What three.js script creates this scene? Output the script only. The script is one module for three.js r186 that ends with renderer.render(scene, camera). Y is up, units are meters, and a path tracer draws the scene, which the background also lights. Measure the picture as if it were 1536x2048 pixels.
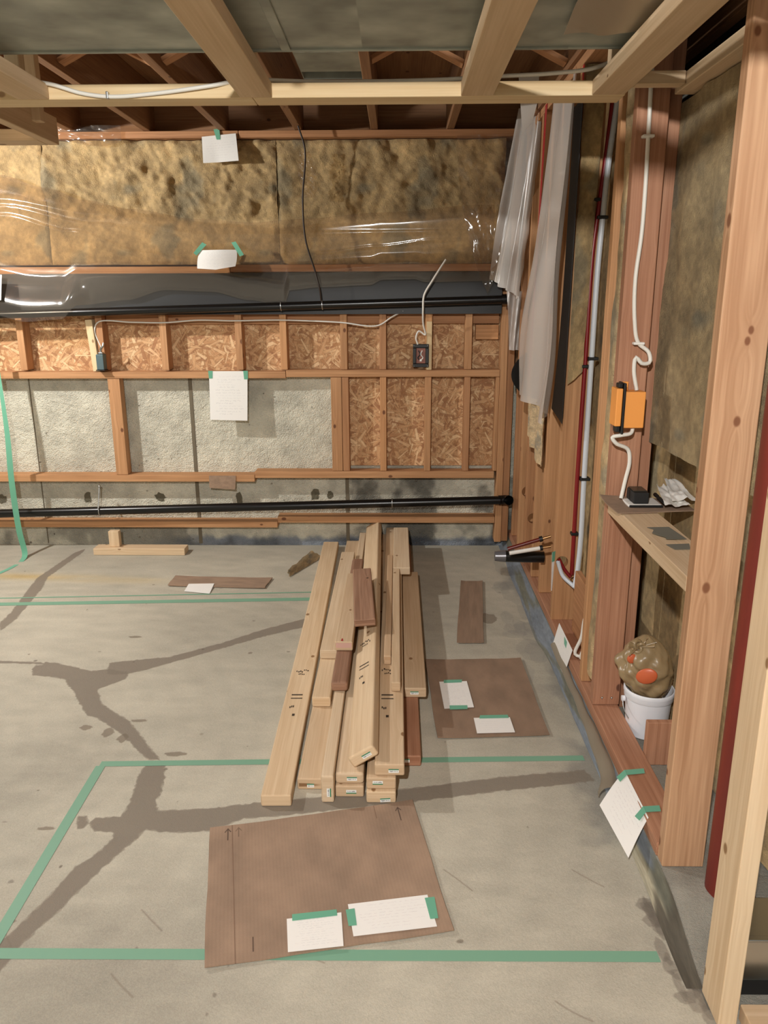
import * as THREE from 'three';
import { RoundedBoxGeometry } from 'three/addons/geometries/RoundedBoxGeometry.js';
import { mergeGeometries } from 'three/addons/utils/BufferGeometryUtils.js';

// ------------------------------------------------------------------ camera, light, exposure
const scene = new THREE.Scene();
scene.background = new THREE.Color(0x000000);
const camera = new THREE.PerspectiveCamera(66.58, 1536 / 2048, 0.05, 60);
camera.rotation.order = 'YXZ';
camera.position.set(0, 1.43, 4.45);
camera.rotation.set(-15.37 * Math.PI / 180, 1.02 * Math.PI / 180, -0.2 * Math.PI / 180);
const renderer = new THREE.WebGLRenderer({ antialias: true });
renderer.toneMapping = THREE.LinearToneMapping;
renderer.toneMappingExposure = 1.3;
renderer.shadowMap.enabled = true;
const LAMPS = [   // bare ceiling bulbs, all outside the frame: position, strength
  { p: [-2.5, 2.1, 1.3], i: 9.5, label: 'bare light bulb on the joists left of the insulated wall' },
  { p: [-0.3, 2.14, 5.0], i: 18, label: 'bare light bulb on the joists behind the viewer' },
];
const LAMP_COLOUR = new THREE.Color(1.0, 0.99, 0.965);

// ------------------------------------------------------------------ helpers
function rngOf(seed) { let a = seed >>> 0; return () => { a = (a + 0x6D2B79F5) | 0; let t = Math.imul(a ^ (a >>> 15), 1 | a); t = (t + Math.imul(t ^ (t >>> 7), 61 | t)) ^ t; return ((t ^ (t >>> 14)) >>> 0) / 4294967296; }; }
const hash = (x, y, s) => { let h = Math.imul(x | 0, 374761393) ^ Math.imul(y | 0, 668265263) ^ Math.imul(s | 0, 2147483647 ^ 0x5bd1e995); h = Math.imul(h ^ (h >>> 13), 1274126177); h ^= h >>> 16; return (h >>> 0) / 4294967296; };
function vnoise(x, y, s = 0, wx = 0, wy = 0) {
  let xi = Math.floor(x), yi = Math.floor(y); const fx = x - xi, fy = y - yi;
  const u = fx * fx * (3 - 2 * fx), v = fy * fy * (3 - 2 * fy);
  const m = (a, w) => (w ? ((a % w) + w) % w : a);
  const x0 = m(xi, wx), x1 = m(xi + 1, wx), y0 = m(yi, wy), y1 = m(yi + 1, wy);
  const a = hash(x0, y0, s), b = hash(x1, y0, s), c = hash(x0, y1, s), d = hash(x1, y1, s);
  return a + (b - a) * u + (c - a) * v + (a - b - c + d) * u * v;
}
function fbm(x, y, o = 4, s = 0, wx = 0, wy = 0) { let r = 0, a = 0.5, t = 0; for (let i = 0; i < o; i++) { r += a * vnoise(x, y, s + i * 17, wx, wy); t += a; a *= 0.5; x *= 2; y *= 2; wx *= 2; wy *= 2; } return r / t; }
const clamp = (x, a = 0, b = 1) => Math.min(b, Math.max(a, x));
const mix = (a, b, t) => a + (b - a) * t;
const sm = (a, b, x) => { const t = clamp((x - a) / (b - a)); return t * t * (3 - 2 * t); };
const hex = (h) => [(h >> 16) & 255, (h >> 8) & 255, h & 255];
function dataTex(w, h, fn, srgb = true, wrap = THREE.RepeatWrapping) {
  const d = new Uint8Array(w * h * 4);
  for (let j = 0; j < h; j++) for (let i = 0; i < w; i++) { const c = fn(i, j); const k = (j * w + i) * 4; d[k] = clamp(c[0], 0, 255); d[k + 1] = clamp(c[1], 0, 255); d[k + 2] = clamp(c[2], 0, 255); d[k + 3] = 255; }
  const t = new THREE.DataTexture(d, w, h); t.magFilter = THREE.LinearFilter; t.minFilter = THREE.LinearMipmapLinearFilter; t.generateMipmaps = true; t.wrapS = t.wrapT = wrap;
  if (srgb) t.colorSpace = THREE.SRGBColorSpace; t.needsUpdate = true; return t;
}
function canvasTex(w, h, draw, wrap = THREE.ClampToEdgeWrapping) {
  const c = document.createElement('canvas'); c.width = w; c.height = h; draw(c.getContext('2d'), w, h);
  const t = new THREE.CanvasTexture(c); t.colorSpace = THREE.SRGBColorSpace; t.magFilter = THREE.LinearFilter; t.wrapS = t.wrapT = wrap; return t;
}
const std = (o) => new THREE.MeshStandardMaterial({ roughness: 0.8, metalness: 0, ...o });

const taken = new Map();
function numbered(n) { const k = taken.get(n) || 0; taken.set(n, k + 1); return k ? `${n}_${String(k).padStart(3, '0')}` : n; }
function shadows(m) { m.castShadow = true; m.receiveShadow = true; return m; }
function thing(name, label, category, group) { const g = new THREE.Group(); g.name = numbered(name); g.userData = { label, category }; if (group) g.userData.group = group; scene.add(g); return g; }
function single(name, label, category, geo, mat, group) { const m = shadows(new THREE.Mesh(geo, mat)); m.name = numbered(name); m.userData = { label, category }; if (group) m.userData.group = group; scene.add(m); return m; }
function part(parent, name, geo, mat, label) { const m = shadows(new THREE.Mesh(geo, mat)); m.name = name; if (label) m.userData.label = label; parent.add(m); return m; }
function structure(name, label) { const g = new THREE.Group(); g.name = name; g.userData = { kind: 'structure', label, category: name.split('_')[0] }; scene.add(g); return g; }

// box in world coordinates with uv in metres, grain along the longest side, small rounded edges
let uvSeed = 1;
function boxGeo(x0, x1, y0, y1, z0, z1, r = 0.003) {
  const s = [x1 - x0, y1 - y0, z1 - z0]; const rr = Math.min(r, Math.min(...s) * 0.3);
  const g = new RoundedBoxGeometry(s[0], s[1], s[2], 1, rr);
  const ax = s.indexOf(Math.max(...s)), P = g.attributes.position, N = g.attributes.normal, U = g.attributes.uv;
  uvSeed++; const ou = hash(uvSeed, 3, 9) * 2.4, ov = hash(uvSeed, 7, 5) * 0.4, a = (ax + 1) % 3, b = (ax + 2) % 3;
  for (let i = 0; i < P.count; i++) {
    const p = [P.getX(i), P.getY(i), P.getZ(i)], n = [Math.abs(N.getX(i)), Math.abs(N.getY(i)), Math.abs(N.getZ(i))];
    if (n[ax] > 0.8) U.setXY(i, ou + p[a] * 0.15, ov + p[b]);
    else if (n[a] > n[b]) U.setXY(i, ou + p[ax], ov + p[b]);
    else U.setXY(i, ou + p[ax], ov + 0.13 + p[a]);
  }
  g.translate((x0 + x1) / 2, (y0 + y1) / 2, (z0 + z1) / 2);
  return g;
}
const bd = (parent, name, b, mat, label) => part(parent, name, boxGeo(...b), mat, label);
// grid surface; thick > 0 closes it into a slab
function patch(nu, nv, fn, thick = 0, us = 1, vs = 1) {
  const pos = [], uv = [], idx = [], top = [];
  for (let j = 0; j <= nv; j++) for (let i = 0; i <= nu; i++) { const p = fn(i / nu, j / nv); top.push(new THREE.Vector3(...p)); uv.push(i / nu * us, (1 - j / nv) * vs); }
  const W = nu + 1, at = (i, j) => top[clamp(j, 0, nv) * W + clamp(i, 0, nu)];
  for (const p of top) pos.push(p.x, p.y, p.z);
  const quad = (a, b, c, d) => idx.push(a, b, c, a, c, d);
  for (let j = 0; j < nv; j++) for (let i = 0; i < nu; i++) { const a = j * W + i; quad(a, a + W, a + W + 1, a + 1); }
  if (thick > 0) {
    const n0 = top.length;
    for (let j = 0; j <= nv; j++) for (let i = 0; i <= nu; i++) {
      const n = new THREE.Vector3().crossVectors(at(i, j + 1).clone().sub(at(i, j - 1)), at(i + 1, j).clone().sub(at(i - 1, j))).normalize();
      const q = at(i, j).clone().addScaledVector(n, -thick); pos.push(q.x, q.y, q.z); uv.push(i / nu * us, (1 - j / nv) * vs);
    }
    for (let j = 0; j < nv; j++) for (let i = 0; i < nu; i++) { const a = n0 + j * W + i; quad(a, a + 1, a + W + 1, a + W); }
    const edge = (list) => { const base = pos.length / 3; for (const k of list) { pos.push(top[k].x, top[k].y, top[k].z); uv.push(uv[2 * k], uv[2 * k + 1]); const m = (n0 + k) * 3; pos.push(pos[m], pos[m + 1], pos[m + 2]); uv.push(uv[2 * k], uv[2 * k + 1]); }
      for (let k = 0; k + 1 < list.length; k++) { const a = base + 2 * k; quad(a, a + 1, a + 3, a + 2); } };
    const r = (n, f) => Array.from({ length: n + 1 }, (_, k) => f(k));
    edge(r(nu, (i) => nu - i)); edge(r(nv, (j) => j * W)); edge(r(nu, (i) => nv * W + i)); edge(r(nv, (j) => (nv - j) * W + nu));
  }
  const g = new THREE.BufferGeometry();
  g.setAttribute('position', new THREE.Float32BufferAttribute(pos, 3)); g.setAttribute('uv', new THREE.Float32BufferAttribute(uv, 2)); g.setIndex(idx); g.computeVertexNormals(); return g;
}
// bilinear quad: corners top-left, top-right, bottom-right, bottom-left
const lerp3 = (a, b, t) => [mix(a[0], b[0], t), mix(a[1], b[1], t), mix(a[2], b[2], t)];
function quadGeo(tl, tr, br, bl, thick = 0.0005, n = 6, bend = null) {
  return patch(n, n, (u, v) => { const p = lerp3(lerp3(tl, tr, u), lerp3(bl, br, u), v); if (bend) { const d = bend(u, v); p[0] += d[0]; p[1] += d[1]; p[2] += d[2]; } return p; }, thick);
}
const flat = (c, y) => c.map(([x, z]) => [x, y, z]);
function tube(pts, r, seg = 60, rs = 8, closed = false) { return new THREE.TubeGeometry(new THREE.CatmullRomCurve3(pts.map((p) => new THREE.Vector3(...p)), closed), seg, r, rs, closed); }
function cyl(a, b, r, r2 = r, n = 20) { const A = new THREE.Vector3(...a), B = new THREE.Vector3(...b), d = B.clone().sub(A); const g = new THREE.CylinderGeometry(r2, r, d.length(), n); g.applyQuaternion(new THREE.Quaternion().setFromUnitVectors(new THREE.Vector3(0, 1, 0), d.clone().normalize())); g.translate(...A.add(B).multiplyScalar(0.5).toArray()); return g; }

// ------------------------------------------------------------------ materials
function woodTex(seed, light, dark, knot, grain = 1, knots = 7) {
  const W = 1024, H = 256, L = hex(light), D = hex(dark), K = hex(knot), rnd = rngOf(seed);
  const ks = Array.from({ length: knots }, () => [rnd() * 2.4, rnd() * 0.4, 0.004 + rnd() * 0.006]);
  return dataTex(W, H, (i, j) => {
    let x = i / W * 2.4, y = j / H * 0.4, kk = 0, warp = 0;
    for (const [kx, ky, kr] of ks) {
      let dx = x - kx, dy = y - ky; if (dx > 1.2) dx -= 2.4; if (dx < -1.2) dx += 2.4; if (dy > 0.2) dy -= 0.4; if (dy < -0.2) dy += 0.4;
      const d = Math.hypot(dx / 1.5, dy); kk = Math.max(kk, 1 - sm(kr * 0.7, kr * 1.25, d)); warp += Math.sign(dy) * 0.012 * Math.exp(-((dx / 0.035) ** 2) - Math.abs(dy) / 0.02);
    }
    const yy = y + warp + 0.008 * (fbm(x / 0.6, y / 0.1, 2, seed + 5, 4, 4) - 0.5);
    const g = vnoise(x / 0.48, yy / 0.4 * 64, seed, 5, 64) * 0.5 + vnoise(x / 0.12, yy / 0.4 * 150, seed + 9, 20, 150) * 0.5;
    const broad = fbm(x / 0.3, y / 0.05, 3, seed + 30, 8, 8);
    const t = clamp(0.5 + (g - 0.5) * 1.0 * grain + (broad - 0.5) * 0.9);
    return [0, 1, 2].map((c) => mix(mix(L[c], D[c], t), K[c], kk * 0.8));
  });
}
function woodMat(seed, light, dark, knot, grain, rough = 0.72, knots = 7) { const t = woodTex(seed, light, dark, knot, grain, knots); t.repeat.set(1 / 2.4, 1 / 0.4); return std({ map: t, roughness: rough }); }
const tint = (m, c) => { const k = m.clone(); k.color = new THREE.Color().setRGB(...c); return k; };
const M = {};
M.fir = woodMat(11, 0xc49468, 0xa4764e, 0x5a321a, 1.2, 0.72, 14);
M.fir2 = tint(M.fir, [0.86, 0.8, 0.78]);
M.fir3 = tint(M.fir, [1.1, 1.06, 1.0]);
M.red = woodMat(23, 0xb58669, 0x95664b, 0x4b2a1c, 1.1);
M.near = woodMat(37, 0xc8a07c, 0xa97f5d, 0x6f4228, 1.3, 0.65, 24);
M.pine = woodMat(41, 0xdcc7a9, 0xcab08f, 0x7d5a38, 1.2, 0.7, 14);
M.pine2 = tint(M.pine, [0.9, 0.85, 0.8]);
M.pine3 = tint(M.pine, [1.05, 1.02, 0.97]);
M.pine4 = tint(M.pine, [0.84, 0.75, 0.68]);
M.soffit = woodMat(53, 0xd6bd9c, 0xc0a480, 0x6a4a2c, 0.8, 0.75, 6);
M.brown = woodMat(61, 0xa8836a, 0x84604a, 0x3c2418, 1.3, 0.75, 4);
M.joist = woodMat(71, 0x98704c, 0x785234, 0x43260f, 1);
M.stub = woodMat(83, 0xe2cda6, 0xcfb184, 0x8a6a48, 0.8);

const grainBump = dataTex(512, 512, (i, j) => { const v = 255 * (0.55 * fbm(i / 8, j / 8, 4, 5, 64, 64) + 0.45 * hash(i, j, 3)); return [v, v, v]; }, false);
function bump(rx, ry) { const t = grainBump.clone(); t.repeat.set(rx, ry); t.needsUpdate = true; return t; }

// floor slab: trowelled concrete with darker repair mortar over old cracks
const FX0 = -2.4, FZ0 = -0.1, FW = 3.6, FH = 5.0;
const MORTAR = [
  [[-1.850,0.084],[-1.883,0.150],[-1.914,0.572],[-1.883,0.756],[-1.826,1.050],[-1.821,1.167],[-1.774,1.261],[-1.765,1.138],[-1.793,0.924],[-1.822,0.720],[-1.861,0.572],[-1.839,0.149]],
  [[-0.427,1.111],[-0.417,1.203],[-0.590,1.313],[-0.814,1.486],[-1.018,1.642],[-1.074,1.669],[-1.145,1.670],[-1.172,1.573],[-1.112,1.554],[-0.941,1.515],[-0.753,1.377],[-0.603,1.238]],
  [[-1.461,1.629],[-1.437,1.681],[-1.342,1.697],[-1.296,1.713],[-1.211,1.825],[-1.104,1.985],[-1.062,1.999],[-0.940,2.103],[-0.875,2.177],[-0.796,2.258],[-0.763,2.258],[-0.787,2.223],[-0.842,2.152],[-0.878,2.103],[-0.939,2.025],[-1.020,1.956],[-1.085,1.899],[-1.136,1.793],[-1.059,1.711],[-1.060,1.660],[-1.153,1.626],[-1.219,1.645],[-1.298,1.610],[-1.386,1.575],[-1.440,1.566],[-1.436,1.594],[-1.461,1.594]],
  [[-2.3,1.55],[-1.626,1.559],[-1.456,1.567],[-1.432,1.585],[-1.617,1.577],[-2.3,1.565]],
  [[-0.795,2.280],[-0.804,2.335],[-0.792,2.428],[-0.785,2.486],[-0.790,2.541],[-0.862,2.551],[-0.869,2.577],[-0.842,2.603],[-0.783,2.611],[-0.779,2.636],[-0.805,2.701],[-0.839,2.749],[-0.863,2.846],[-0.897,2.958],[-0.95,3.05],[-1.0,3.2],[-0.95,3.22],[-0.874,3.077],[-0.860,2.987],[-0.817,2.895],[-0.783,2.793],[-0.741,2.690],[-0.717,2.640],[-0.703,2.598],[-0.666,2.604],[-0.598,2.608],[-0.515,2.598],[-0.440,2.545],[-0.328,2.531],[0.068,2.459],[0.309,2.408],[0.606,2.354],[0.589,2.297],[0.318,2.339],[0.069,2.393],[-0.395,2.472],[-0.454,2.482],[-0.510,2.496],[-0.567,2.502],[-0.624,2.512],[-0.694,2.513],[-0.711,2.475],[-0.710,2.417],[-0.719,2.355],[-0.737,2.291],[-0.752,2.274]],
  [[-0.914,2.543],[-0.890,2.538],[-0.872,2.569],[-0.875,2.591],[-0.896,2.595]],
];
const floorTex = canvasTex(1475, 2048, (c, W, H) => {
  const im = c.createImageData(W, H);
  for (let j = 0; j < H; j++) for (let i = 0; i < W; i++) {
    const x = FX0 + i / W * FW, z = FZ0 + j / H * FH;
    const a = fbm(x * 1.6, z * 1.6, 4, 2), b = fbm(x * 9, z * 22, 3, 8), n = hash(i, j, 4);
    const swirl = Math.sin((Math.hypot(x + 1.6, z - 2.2) + 0.15 * a) * 70) * 0.5 + 0.5;
    let k = 0.92 + (a - 0.5) * 0.22 + (b - 0.5) * 0.1 + (n - 0.5) * 0.07 + (swirl - 0.5) * 0.015;
    // rusty wash band near the far wall and grey cement dust along the right-hand kerb
    const rust = Math.exp(-(((z - 0.62 - 0.08 * (x + 1.2)) / 0.05) ** 2)) * sm(-0.9, -1.6, x) * fbm(x * 3, z * 12, 3, 30);
    const g = sm(0.45, 0.6, fbm(x * 4, z * 4, 4, 41)) * sm(0.5, 0.6, x + 0.2 * (fbm(x * 9, z * 9, 3, 43) - 0.5));
    const o = (j * W + i) * 4;
    im.data[o] = mix(190 * k, 140 * k, g * 0.6) + rust * 10; im.data[o + 1] = mix(184 * k, 138 * k, g * 0.6) - rust * 8; im.data[o + 2] = mix(167 * k, 130 * k, g * 0.6) - rust * 40; im.data[o + 3] = 255;
  }
  c.putImageData(im, 0, 0);
  const px = (x) => (x - FX0) / FW * W, pz = (z) => (z - FZ0) / FH * H;
  const rnd = rngOf(99);
  for (const poly of MORTAR) for (let pass = 0; pass < 3; pass++) {
    c.fillStyle = pass === 2 ? 'rgba(118,108,96,0.5)' : 'rgba(128,118,105,0.42)'; c.beginPath();
    poly.forEach((p, k) => {
      const q = poly[(k + 1) % poly.length], n = Math.max(2, Math.ceil(Math.hypot(q[0] - p[0], q[1] - p[1]) / 0.012));
      for (let s = 0; s < n; s++) { const t = s / n, jt = 0.007 + pass * 0.002; const X = px(mix(p[0], q[0], t) + (rnd() - 0.5) * jt), Y = pz(mix(p[1], q[1], t) + (rnd() - 0.5) * jt); if (k + s) c.lineTo(X, Y); else c.moveTo(X, Y); }
    }); c.closePath(); c.fill();
  }
  const blot = (x, z, rx, rz, col, n = 14) => { c.fillStyle = col; c.beginPath(); for (let k = 0; k <= n; k++) { const a = k / n * 6.283, s = 0.75 + rnd() * 0.4; c.lineTo(px(x + Math.cos(a) * rx * s), pz(z + Math.sin(a) * rz * s)); } c.fill(); };
  for (const [x, z, rx, rz] of [[-1.076, 2.066, 0.022, 0.018], [-0.906, 2.017, 0.03, 0.01], [-0.721, 2.223, 0.04, 0.014], [-1.148, 1.318, 0.03, 0.012], [-0.614, 1.474, 0.01, 0.01], [-0.987, 2.097, 0.02, 0.03], [-0.925, 2.128, 0.02, 0.03], [-0.981, 2.596, 0.025, 0.008], [0.42, 1.1, 0.05, 0.06]]) blot(x, z, rx, rz, 'rgba(110,98,84,0.6)');
  for (let k = 0; k < 70; k++) blot(-2.2 + rnd() * 2.8, 0.4 + rnd() * 3.2, 0.002 + rnd() * 0.007, 0.002 + rnd() * 0.006, `rgba(95,86,74,${0.25 + rnd() * 0.4})`, 8);
  // wet-looking cement stains beside the foot of the right-hand wall
  for (let k = 0; k < 26; k++) blot(0.6 + rnd() * 0.06, 2.86 + rnd() * 0.32, 0.008 + rnd() * 0.025, 0.012 + rnd() * 0.03, 'rgba(104,98,88,0.4)');
  for (let k = 0; k < 20; k++) blot(0.5 + rnd() * 0.12, 0.3 + rnd() * 1.6, 0.02 + rnd() * 0.05, 0.04 + rnd() * 0.1, 'rgba(126,126,122,0.2)');
  c.strokeStyle = 'rgba(120,108,94,0.5)'; c.lineWidth = 1.5;
  for (let k = 0; k < 12; k++) { const x = -1.2 + rnd() * 1.7, z = 2.7 + rnd() * 1; c.beginPath(); c.moveTo(px(x), pz(z)); c.quadraticCurveTo(px(x + 0.03), pz(z + 0.03), px(x + 0.07), pz(z + 0.04 + rnd() * 0.05)); c.stroke(); }
}, THREE.MirroredRepeatWrapping);
M.floor = std({ map: floorTex, roughness: 0.82, bumpMap: bump(5, 7), bumpScale: 0.0012 });

// poured concrete of the foundation wall
const wallTex = canvasTex(2048, 640, (c, W, H) => {
  const im = c.createImageData(W, H);
  for (let j = 0; j < H; j++) for (let i = 0; i < W; i++) {
    const x = -3.2 + i / W * 3.9, y = 1.04 * (1 - j / H);
    const a = fbm(x * 2.2, y * 3, 4, 12), b = fbm(x * 14, y * 14, 4, 22), n = hash(i, j, 8);
    const mould = sm(0.42, 0.62, fbm(x * 6, y * 6, 4, 33)) * sm(-0.45, -0.2, x) * (1 - sm(0.44, 0.52, y));
    const mould2 = sm(0.5, 0.65, fbm(x * 5, y * 5, 4, 36)) * (1 - sm(0.12, 0.2, y)) * 0.6;
    const blue = sm(-1.5, -1.1, x + 0.3 * (b - 0.5)) * (1 - sm(0.05, 0.09, y + 0.05 * (b - 0.5)));
    let k = 0.93 + (a - 0.5) * 0.24 + (b - 0.5) * 0.22 + (n - 0.5) * 0.06;
    k *= 1 - 0.42 * Math.max(mould, mould2);
    const o = (j * W + i) * 4;
    im.data[o] = mix(212 * k, 138 * k, blue); im.data[o + 1] = mix(208 * k, 146 * k, blue); im.data[o + 2] = mix(190 * k, 156 * k, blue); im.data[o + 3] = 255;
  }
  c.putImageData(im, 0, 0); const rnd = rngOf(7), px = (x) => (x + 3.2) / 3.9 * W, py = (y) => (1 - y / 1.04) * H;
  for (const [x, y, rx, ry] of [[-1.835, 0.306, 0.025, 0.035], [-1.403, 0.309, 0.035, 0.028], [-0.935, 0.297, 0.02, 0.04], [-0.485, 0.325, 0.03, 0.035], [-0.397, 0.325, 0.018, 0.022], [-2.35, 0.3, 0.03, 0.03]]) {
    c.fillStyle = 'rgba(86,80,62,0.85)'; c.beginPath(); for (let k = 0; k <= 14; k++) { const a = k / 14 * 6.283, s = 0.7 + rnd() * 0.5; c.lineTo(px(x + Math.cos(a) * rx * s), py(y + Math.sin(a) * ry * s)); } c.fill();
  }
  for (let k = 0; k < 60; k++) { c.fillStyle = `rgba(70,64,54,${0.3 + rnd() * 0.4})`; c.beginPath(); c.ellipse(px(-2.3 + rnd() * 2.9), py(rnd() * 1), 1 + rnd() * 3, 1 + rnd() * 3, 0, 0, 6.3); c.fill(); }
});
M.concreteWall = std({ map: wallTex, roughness: 0.92, bumpMap: bump(3, 0.9), bumpScale: 0.012 });
const concreteTex = dataTex(512, 512, (i, j) => { const k = 0.9 + (fbm(i / 64, j / 64, 5, 3, 8, 8) - 0.5) * 0.4 + (hash(i, j, 2) - 0.5) * 0.06; return [150 * k, 146 * k, 134 * k]; });
M.concrete = std({ map: concreteTex, roughness: 0.92, bumpMap: bump(2, 2), bumpScale: 0.003 });
M.seam = std({ color: 0x6f6655, roughness: 0.95 });

const osbTex = canvasTex(1024, 1024, (c, W, H) => {
  const rnd = rngOf(5); c.fillStyle = '#c89f74'; c.fillRect(0, 0, W, H);
  const cols = ['#d2a87c', '#c29166', '#e0bb8f', '#ae7d53', '#ca9c70', '#e8c89c', '#9d6d49', '#cfa376'];
  for (let k = 0; k < 5200; k++) {
    const l = 24 + rnd() * 70, w = 5 + rnd() * 16, x = rnd() * W, y = rnd() * H, a = rnd() * 6.283, cc = cols[Math.floor(rnd() * 8)];
    for (const dx of [0, W, -W]) for (const dy of [0, H, -H]) { if (Math.abs(x + dx - W / 2) > W / 2 + 100 || Math.abs(y + dy - H / 2) > H / 2 + 100) continue;
      c.save(); c.translate(x + dx, y + dy); c.rotate(a); c.globalAlpha = 0.75; c.fillStyle = cc; c.beginPath(); c.moveTo(-l / 2, -w / 4); c.lineTo(l / 2, -w / 2); c.lineTo(l / 2.2, w / 2); c.lineTo(-l / 2.3, w / 3); c.fill(); c.globalAlpha = 0.42; c.strokeStyle = '#5e3c20'; c.lineWidth = 1; c.stroke(); c.restore(); }
  }
}, THREE.RepeatWrapping);
osbTex.repeat.set(1 / 1.15, 1 / 1.15);
M.osb = std({ map: osbTex, roughness: 0.78 });

const batTex = dataTex(1024, 1024, (i, j) => {
  const a = fbm(i / 128, j / 128, 5, 61, 8, 8), b = fbm(i / 24, j / 24, 4, 67, 0, 0), n = hash(i, j, 1);
  const g = sm(0.5, 0.68, fbm(i / 170 + 3, j / 170, 3, 77, 6, 6));
  const k = 0.88 + (a - 0.5) * 0.4 + (b - 0.5) * 0.24 + (n - 0.5) * 0.06;
  return [mix(218, 186, g) * k, mix(186, 168, g) * k, mix(134, 132, g) * k];
});
batTex.repeat.set(1.3, 1.3);
M.batt = std({ map: batTex, roughness: 1, bumpMap: bump(4, 4), bumpScale: 0.006 });
M.battGrey = tint(M.batt, [0.74, 0.8, 0.9]);
M.battPale = tint(M.batt, [1.0, 1.02, 1.1]);

M.poly = new THREE.MeshPhysicalMaterial({ color: 0xeee6da, transmission: 0.965, roughness: 0.13, thickness: 0, ior: 1.5, side: THREE.DoubleSide, specularIntensity: 1 });
M.polyMilky = new THREE.MeshPhysicalMaterial({ color: 0xe2dad2, transmission: 0.5, roughness: 0.26, thickness: 0, ior: 1.5, side: THREE.DoubleSide });
M.black = std({ color: 0x0e0e0d, roughness: 0.5 });
M.abs = std({ color: 0x0c0c0c, roughness: 0.28 });
M.blackMat = std({ color: 0x161514, roughness: 0.7 });
M.white = std({ color: 0xe6e3dc, roughness: 0.5 });
M.cable = std({ color: 0xdedad0, roughness: 0.45 });
M.pexWhite = std({ color: 0xc9cfd6, roughness: 0.35 });
M.pexRed = std({ color: 0x7c1417, roughness: 0.35 });
M.redTape = std({ color: 0xa3171a, roughness: 0.5 });
M.steel = std({ color: 0xbfc2c2, roughness: 0.3, metalness: 1 });
M.brass = std({ color: 0xc9a070, roughness: 0.35, metalness: 1 });
M.orange = std({ color: 0xeb9c4c, roughness: 0.5 });
M.greyBox = std({ color: 0x5f7276, roughness: 0.5, metalness: 0.6 });
M.redPost = std({ map: dataTex(128, 128, (i, j) => { const k = 0.9 + 0.3 * (fbm(i / 16, j / 16, 4, 9, 8, 8) - 0.5); return [122 * k, 42 * k, 30 * k]; }), roughness: 0.55 });
M.tape = std({ color: 0x78a48b, roughness: 0.6 });
M.tapeThin = new THREE.MeshPhysicalMaterial({ color: 0x74bb9c, roughness: 0.9, transmission: 0.25, thickness: 0, side: THREE.DoubleSide });
M.grey = std({ color: 0x6d6a5e, roughness: 0.95 });
const galvTex = dataTex(512, 256, (i, j) => { const k = 0.9 + (fbm(i / 40, j / 40, 4, 14, 0, 0) - 0.5) * 0.5; return [172 * k, 178 * k, 168 * k]; });
galvTex.repeat.set(0.7, 1.5);
M.galv = std({ map: galvTex, roughness: 0.55, metalness: 0.3 });
M.tin = std({ color: 0xc4ccd2, roughness: 0.22, metalness: 1 });
M.foil = std({ color: 0xb5ab98, roughness: 0.45, metalness: 0.6 });
M.bucket = std({ color: 0xe3e6ec, roughness: 0.4 });
M.bag = new THREE.MeshPhysicalMaterial({ color: 0xb8a078, roughness: 0.32, transmission: 0.45, thickness: 0, side: THREE.DoubleSide });
M.plug = std({ color: 0xc4603a, roughness: 0.4 });
M.foam = std({ color: 0xbcae97, roughness: 0.95, bumpMap: bump(6, 3), bumpScale: 0.004 });
const cardTex = (seed, marks) => canvasTex(512, 512, (c, W, H) => {
  const im = c.createImageData(W, H);
  for (let j = 0; j < H; j++) for (let i = 0; i < W; i++) { const k = 0.94 + (fbm(i / 60, j / 90, 4, seed) - 0.5) * 0.22 + (hash(i, j, seed) - 0.5) * 0.04 + 0.012 * Math.sin(i * 0.8); const o = (j * W + i) * 4; im.data[o] = 160 * k; im.data[o + 1] = 134 * k; im.data[o + 2] = 112 * k; im.data[o + 3] = 255; }
  c.putImageData(im, 0, 0); if (marks) marks(c, W, H);
});
M.card = std({ map: cardTex(3), roughness: 0.9 });
M.cardMarked = std({ map: cardTex(9, (c, W, H) => {
  c.strokeStyle = 'rgba(96,70,52,0.55)'; c.lineWidth = 2; c.beginPath(); c.moveTo(0.105 * W, 0); c.lineTo(0.12 * W, H); c.stroke();
  c.beginPath(); c.moveTo(0.80 * W, 0); c.lineTo(0.80 * W, 0.12 * H); c.stroke();
  const arrow = (x, y, l) => { c.strokeStyle = 'rgba(60,44,36,0.75)'; c.lineWidth = 2.5; c.beginPath(); c.moveTo(x * W, (y + l) * H); c.lineTo(x * W, y * H); c.moveTo((x - 0.014) * W, (y + 0.03) * H); c.lineTo(x * W, y * H); c.lineTo((x + 0.014) * W, (y + 0.03) * H); c.stroke(); };
  arrow(0.085, 0.03, 0.1); arrow(0.915, 0.05, 0.12); c.globalAlpha = 0.5; arrow(0.135, 0.03, 0.08); c.globalAlpha = 1;
  c.strokeStyle = 'rgba(60,44,36,0.7)'; c.lineWidth = 2.5; c.beginPath(); c.moveTo(0.19 * W, 0.86 * H); c.lineTo(0.19 * W, 0.95 * H); c.stroke();
}), roughness: 0.9 });
M.cardDark = tint(M.card, [0.82, 0.8, 0.78]);
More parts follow.
